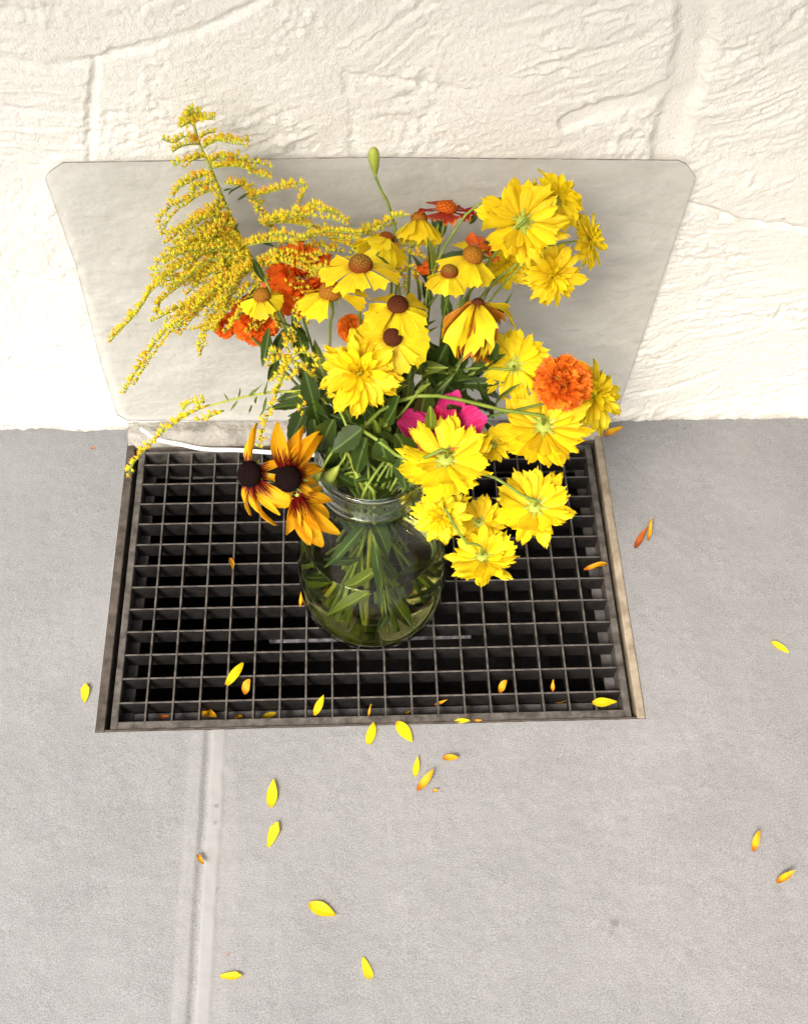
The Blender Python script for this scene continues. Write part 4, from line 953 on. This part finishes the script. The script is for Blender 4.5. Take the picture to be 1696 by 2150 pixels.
leafy('feathery green stem behind the dark centred daisies', [(880, 640, .28), (875, 720, .26), (850, 840, .22)],
      [((880, 650), (850, 610), .28, 8), ((880, 660), (915, 622), .28, 8), ((878, 680), (845, 650), .275, 8), ((878, 690), (920, 668), .275, 8), ((876, 710), (905, 690), .27, 8), ((880, 640), (885, 590), .285, 8), ((876, 720), (900, 740), .265, 8), ((990, 700), (1010, 660), .27, 10), ((960, 720), (990, 690), .265, 9)], LV_N, rl=5)
leafy('dark stem with narrow leaves arching right under the wilted flower', [(1040, 690, .265), (980, 740, .25), (900, 850, .21)],
      [((1010, 700), (1070, 640), .27, 14), ((985, 740), (1040, 780), .25, 16), ((960, 770), (1000, 830), .235, 18), ((1000, 800), (1050, 900), .21, 16), ((1010, 880), (1060, 930), .20, 12), ((1040, 850), (1075, 800), .21, 10)], LV_D, rl=3)
leafy('leafy stem with dark leaves behind the red flower', [(920, 470, .345), (905, 560, .325), (880, 700, .265)],
      [((925, 480), (905, 450), .345, 22), ((918, 500), (938, 452), .345, 26), ((985, 470), (1003, 445), .335, 14), ((1040, 530), (1000, 505), .325, 28), ((900, 600), (880, 540), .315, 18), ((905, 640), (885, 590), .30, 20), ((530, 560), (552, 606), .30, 14), ((1020, 560), (1045, 520), .32, 22)][:6], LV_D, rl=4)
leafy('dark leaf and thin stem beside the small drooping daisy', [(534, 545, .33), (545, 560, .32), (600, 680, .28), (680, 830, .23)], [((532, 545), (555, 592), .305, 18), ((520, 640), (540, 600), .295, 16), ((512, 660), (524, 618), .30, 12)], LV_D)
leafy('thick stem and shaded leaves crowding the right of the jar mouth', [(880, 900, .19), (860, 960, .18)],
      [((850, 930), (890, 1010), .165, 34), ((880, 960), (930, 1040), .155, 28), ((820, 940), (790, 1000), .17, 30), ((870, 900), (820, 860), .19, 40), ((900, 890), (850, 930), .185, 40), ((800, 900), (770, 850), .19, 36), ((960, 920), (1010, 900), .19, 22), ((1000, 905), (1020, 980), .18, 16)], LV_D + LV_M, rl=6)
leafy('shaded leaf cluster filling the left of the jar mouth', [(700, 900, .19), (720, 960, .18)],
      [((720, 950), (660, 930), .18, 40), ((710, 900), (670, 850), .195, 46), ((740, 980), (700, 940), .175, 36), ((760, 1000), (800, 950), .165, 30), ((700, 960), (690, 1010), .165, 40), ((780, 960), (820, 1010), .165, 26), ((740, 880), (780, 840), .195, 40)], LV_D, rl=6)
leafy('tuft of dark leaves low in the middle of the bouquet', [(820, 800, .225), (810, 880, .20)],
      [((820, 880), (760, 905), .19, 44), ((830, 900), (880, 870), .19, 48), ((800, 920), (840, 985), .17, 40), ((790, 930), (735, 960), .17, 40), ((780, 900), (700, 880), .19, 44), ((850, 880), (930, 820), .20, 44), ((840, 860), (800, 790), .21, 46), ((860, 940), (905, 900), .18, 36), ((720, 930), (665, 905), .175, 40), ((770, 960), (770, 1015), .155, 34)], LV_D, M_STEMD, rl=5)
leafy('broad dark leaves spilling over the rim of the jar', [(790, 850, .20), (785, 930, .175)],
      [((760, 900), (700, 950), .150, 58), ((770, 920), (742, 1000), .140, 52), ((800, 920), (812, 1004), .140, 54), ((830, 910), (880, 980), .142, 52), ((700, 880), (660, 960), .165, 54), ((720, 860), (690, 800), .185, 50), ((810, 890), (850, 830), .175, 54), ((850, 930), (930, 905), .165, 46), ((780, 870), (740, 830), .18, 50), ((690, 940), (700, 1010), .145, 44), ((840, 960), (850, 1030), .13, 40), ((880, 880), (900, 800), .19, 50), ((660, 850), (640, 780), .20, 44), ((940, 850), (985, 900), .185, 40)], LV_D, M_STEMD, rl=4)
leafy('tuft of leaves between the wilted flower and the orange pompom', [(1010, 760, .25), (960, 830, .22)],
      [((980, 790), (1050, 740), .24, 34), ((990, 810), (1060, 830), .225, 34), ((960, 820), (1010, 870), .21, 34), ((950, 780), (930, 700), .245, 36), ((970, 760), (1000, 690), .255, 28)], LV_D, M_STEMD, rl=3)
# submerged foliage: leaves that hang on one cut stem inside the jar
def submerged():
    root = empty('leafy_stem', (JX, JY, .02)); tag(root, 'cut stem with green leaves standing in the jar water', 'plant stem')
    A = Vector((JX - .006, JY - .03, .25)); Bq = Vector((JX + .022, JY - .045, .022))
    V, F = tube(spline([A, A.lerp(Bq, .5) + Vector((.002, -.006, 0)), Bq], 14), .0022, .0030, 7); link('stem', mesh('stem', V, F, M_STEMM), root)
    for a, b, wd, ms in ((A.lerp(Bq, .25), Vector((JX + .016, JY - .066, .085)), .011, LV_D), (A.lerp(Bq, .4), Vector((JX + .045, JY - .055, .07)), .014, LV_D), (A.lerp(Bq, .55), Vector((JX - .045, JY - .05, .055)), .018, LV_M),
                         (A.lerp(Bq, .1), Vector((JX - .05, JY - .03, .12)), .015, LV_D), (A.lerp(Bq, .6), Vector((JX + .040, JY - .050, .022)), .016, LV_M), (A.lerp(Bq, .05), Vector((JX + .03, JY - .058, .17)), .020, LV_D)):
        add_leaf(root, a, b, wd, ms)
    for k in range(5):                        # crowded shaded leaves round the inside of the jar
        an = k * 2.39996; z = .04 + .17 * ((k * 5) % 9) / 9
        rr = (.080 if z < .12 else .080 - (z - .12) * .30) * JS * .93
        a = A.lerp(Bq, rnd(.1, .8)); b = Vector((JX + rr * math.cos(an), JY + rr * math.sin(an), z))
        add_leaf(root, a.lerp(b, .25), b, rnd(.010, .020), LV_D)
submerged()

# ------------------------------------------------------------------ fallen petals
def fallen(px, py, ln, ang, label, z=.0016, kind='y', wid=1.0, tilt=0.0, roll=0.0, Y=None):
    c = atz(px, py, z); s = scale_at(c)
    d2 = atz(px + math.cos(math.radians(ang)) * 10, py - math.sin(math.radians(ang)) * 10, z) - c
    d = d2.normalized(); L = ln * s * d2.length / (10 * s)
    L = ln * d2.length / 10
    x = d.cross(Vector((0, 0, 1))).normalized()
    me = random.choice({'y': PV_FALL, 'o': PV_FALO, 'b': PV_FALB}[kind])
    M = Matrix.Translation(c) @ Matrix((x, d, Vector((0, 0, 1)))).transposed().to_4x4() @ Matrix.Rotation(tilt, 4, 'X') @ Matrix.Rotation(roll, 4, 'Y') @ Matrix.Translation((0, -L / 2, 0)) @ Matrix.Diagonal((L * wid, L, L, 1))
    zs = min((M @ v.co).z for v in me.vertices)
    M = Matrix.Translation((0, 0, z - zs)) @ M
    tag(link('fallen_petal', me, None, M), label, 'petal', 'fallen petals')
FP = [
 (494, 1417, 60, 55, 'large flat yellow petal lying on the grating, left front', .0006, 'y', 1.1),
 (670, 1481, 46, 65, 'yellow petal lying across the front row of the grating, below the jar', .0006, 'y', .95),
 (180, 1455, 40, 85, 'yellow petal on the floor just left of the grating', .0016, 'y', 1.1),
 (779, 1541, 48, 75, 'yellow petal on the floor touching the front edge of the grating', .0016, 'y', 1.2),
 (849, 1537, 54, -55, 'broad yellow petal on the floor, right one of the pair at the front edge', .0016, 'y', 1.3),
 (874, 1610, 42, 82, 'narrow yellow petal with dried base below the pair at the front edge', .0016, 'y', .75),
 (893, 1641, 52, 48, 'orange tipped slanting petal beside the tiny petal scrap', .0016, 'o', .9),
 (945, 1593, 34, -8, 'short curled orange yellow petal right of the narrow one', .0016, 'o', 1.3),
 (914, 1661, 13, 0, 'tiny scrap of yellow petal on the floor', .0016, 'o', 1.3),
 (572, 1667, 58, 83, 'upright yellow petal, upper of two right of the floor seam', .0016, 'y', .95),
 (574, 1752, 58, 68, 'slanting yellow petal, lower of two right of the floor seam', .0016, 'y', 1.0),
 (423, 1806, 30, -60, 'small curled yellow petal lying in the floor seam', .0024, 'o', 1.0),
 (677, 1911, 64, -25, 'large yellow petal alone on the lower floor, lying nearly sideways', .0016, 'y', 1.1),
 (770, 2036, 55, -72, 'yellow petal nearest the bottom edge, standing nearly upright in view', .0016, 'y', 1.0),
 (486, 2050, 50, 0, 'horizontal yellow petal near the bottom beside the seam', .0020, 'y', .9),
 (1636, 1360, 42, -30, 'yellow petal on the floor at the far right, level with the jar base', .0016, 'y', .9),
 (1585, 1768, 42, 75, 'dried orange yellow petal at the lower right, upper of two', .0016, 'o', .9),
 (1645, 1844, 38, 30, 'bent orange yellow petal at the lower right, lower of two', .0016, 'o', .9),
 (1286, 912, 36, 8, 'curled yellow petal on the floor by the wall at the right', .0016, 'o', 1.2),
 (1344, 1132, 46, 58, 'brown withered petal on the floor right of the grating', .0016, 'b', 1.0),
 (1360, 1118, 36, 88, 'thin orange petal beside the brown withered one', .0016, 'o', .7),
 (1268, 1476, 50, 0, 'yellow petal in the front right corner of the grating', .0006, 'y', 1.1),
 (1248, 1194, 46, 8, 'bent orange yellow petal on the right edge of the grating', .0006, 'o', .8),
 (1055, 1443, 26, 60, 'small drying petal caught in the second row of cells', -.004, 'o', 1.5),
 (1160, 1442, 20, 88, 'tiny drying petal caught in a cell near the right front corner', -.004, 'o', 1.3),
 (1177, 1475, 24, 0, 'orange petal on the front ledge near the right corner', -.0305, 'o', 1.1),
 (970, 1514, 34, 2, 'yellow petal lying along the front bar of the grating', .0002, 'y', .9),
 (1003, 1514, 17, -5, 'small orange scrap on the front bar of the grating', .0002, 'o', .9),
 (437, 1500, 46, -28, 'curled yellow petal on the front ledge at the left', -.0305, 'o', 1.2),
 (487, 1186, 30, -75, 'small curled petal hooked on a bar left of the jar', -.0006, 'o', .8),
 (345, 1505, 26, 3, 'brown orange petal on the front ledge near the left corner', -.0305, 'b', 1.2),
 (565, 1503, 32, 22, 'greenish yellow petal on the front ledge left of the middle', -.0305, 'y', 1.0),
 (500, 1508, 22, 10, 'small orange petal on the front ledge beside the curled one', -.0305, 'o', 1.2),
 (519, 1444, 30, 70, 'shaded petal hanging in the cell behind the large flat petal', -.010, 'o', 1.6),
 (632, 1262, 26, 80, 'orange curled petal scrap at the foot of the jar', -.0006, 'o', .8),
 (776, 1494, 22, 72, 'thin orange petal sliver on the front row below the jar', -.003, 'o', .8),
 (858, 1497, 18, 15, 'orange petal scrap in the front row right of the jar foot', -.0305, 'o', 1.0),
 (925, 1477, 26, 14, 'thin yellow petal sliver below the first bar right of the jar', -.006, 'o', .7),
 (480, 2004, 9, 30, 'tiny brown speck of petal near the bottom of the seam', .0016, 'b', 1.4),
 (197, 941, 12, 10, 'tiny brown petal scrap on the floor by the wall at the left', .0016, 'b', 1.4),
]
for f in FP: fallen(*f)
print('objects', len(bpy.data.objects), 'tris', sum(len(o.data.polygons) * 2 for o in bpy.data.objects if o.type == 'MESH'))
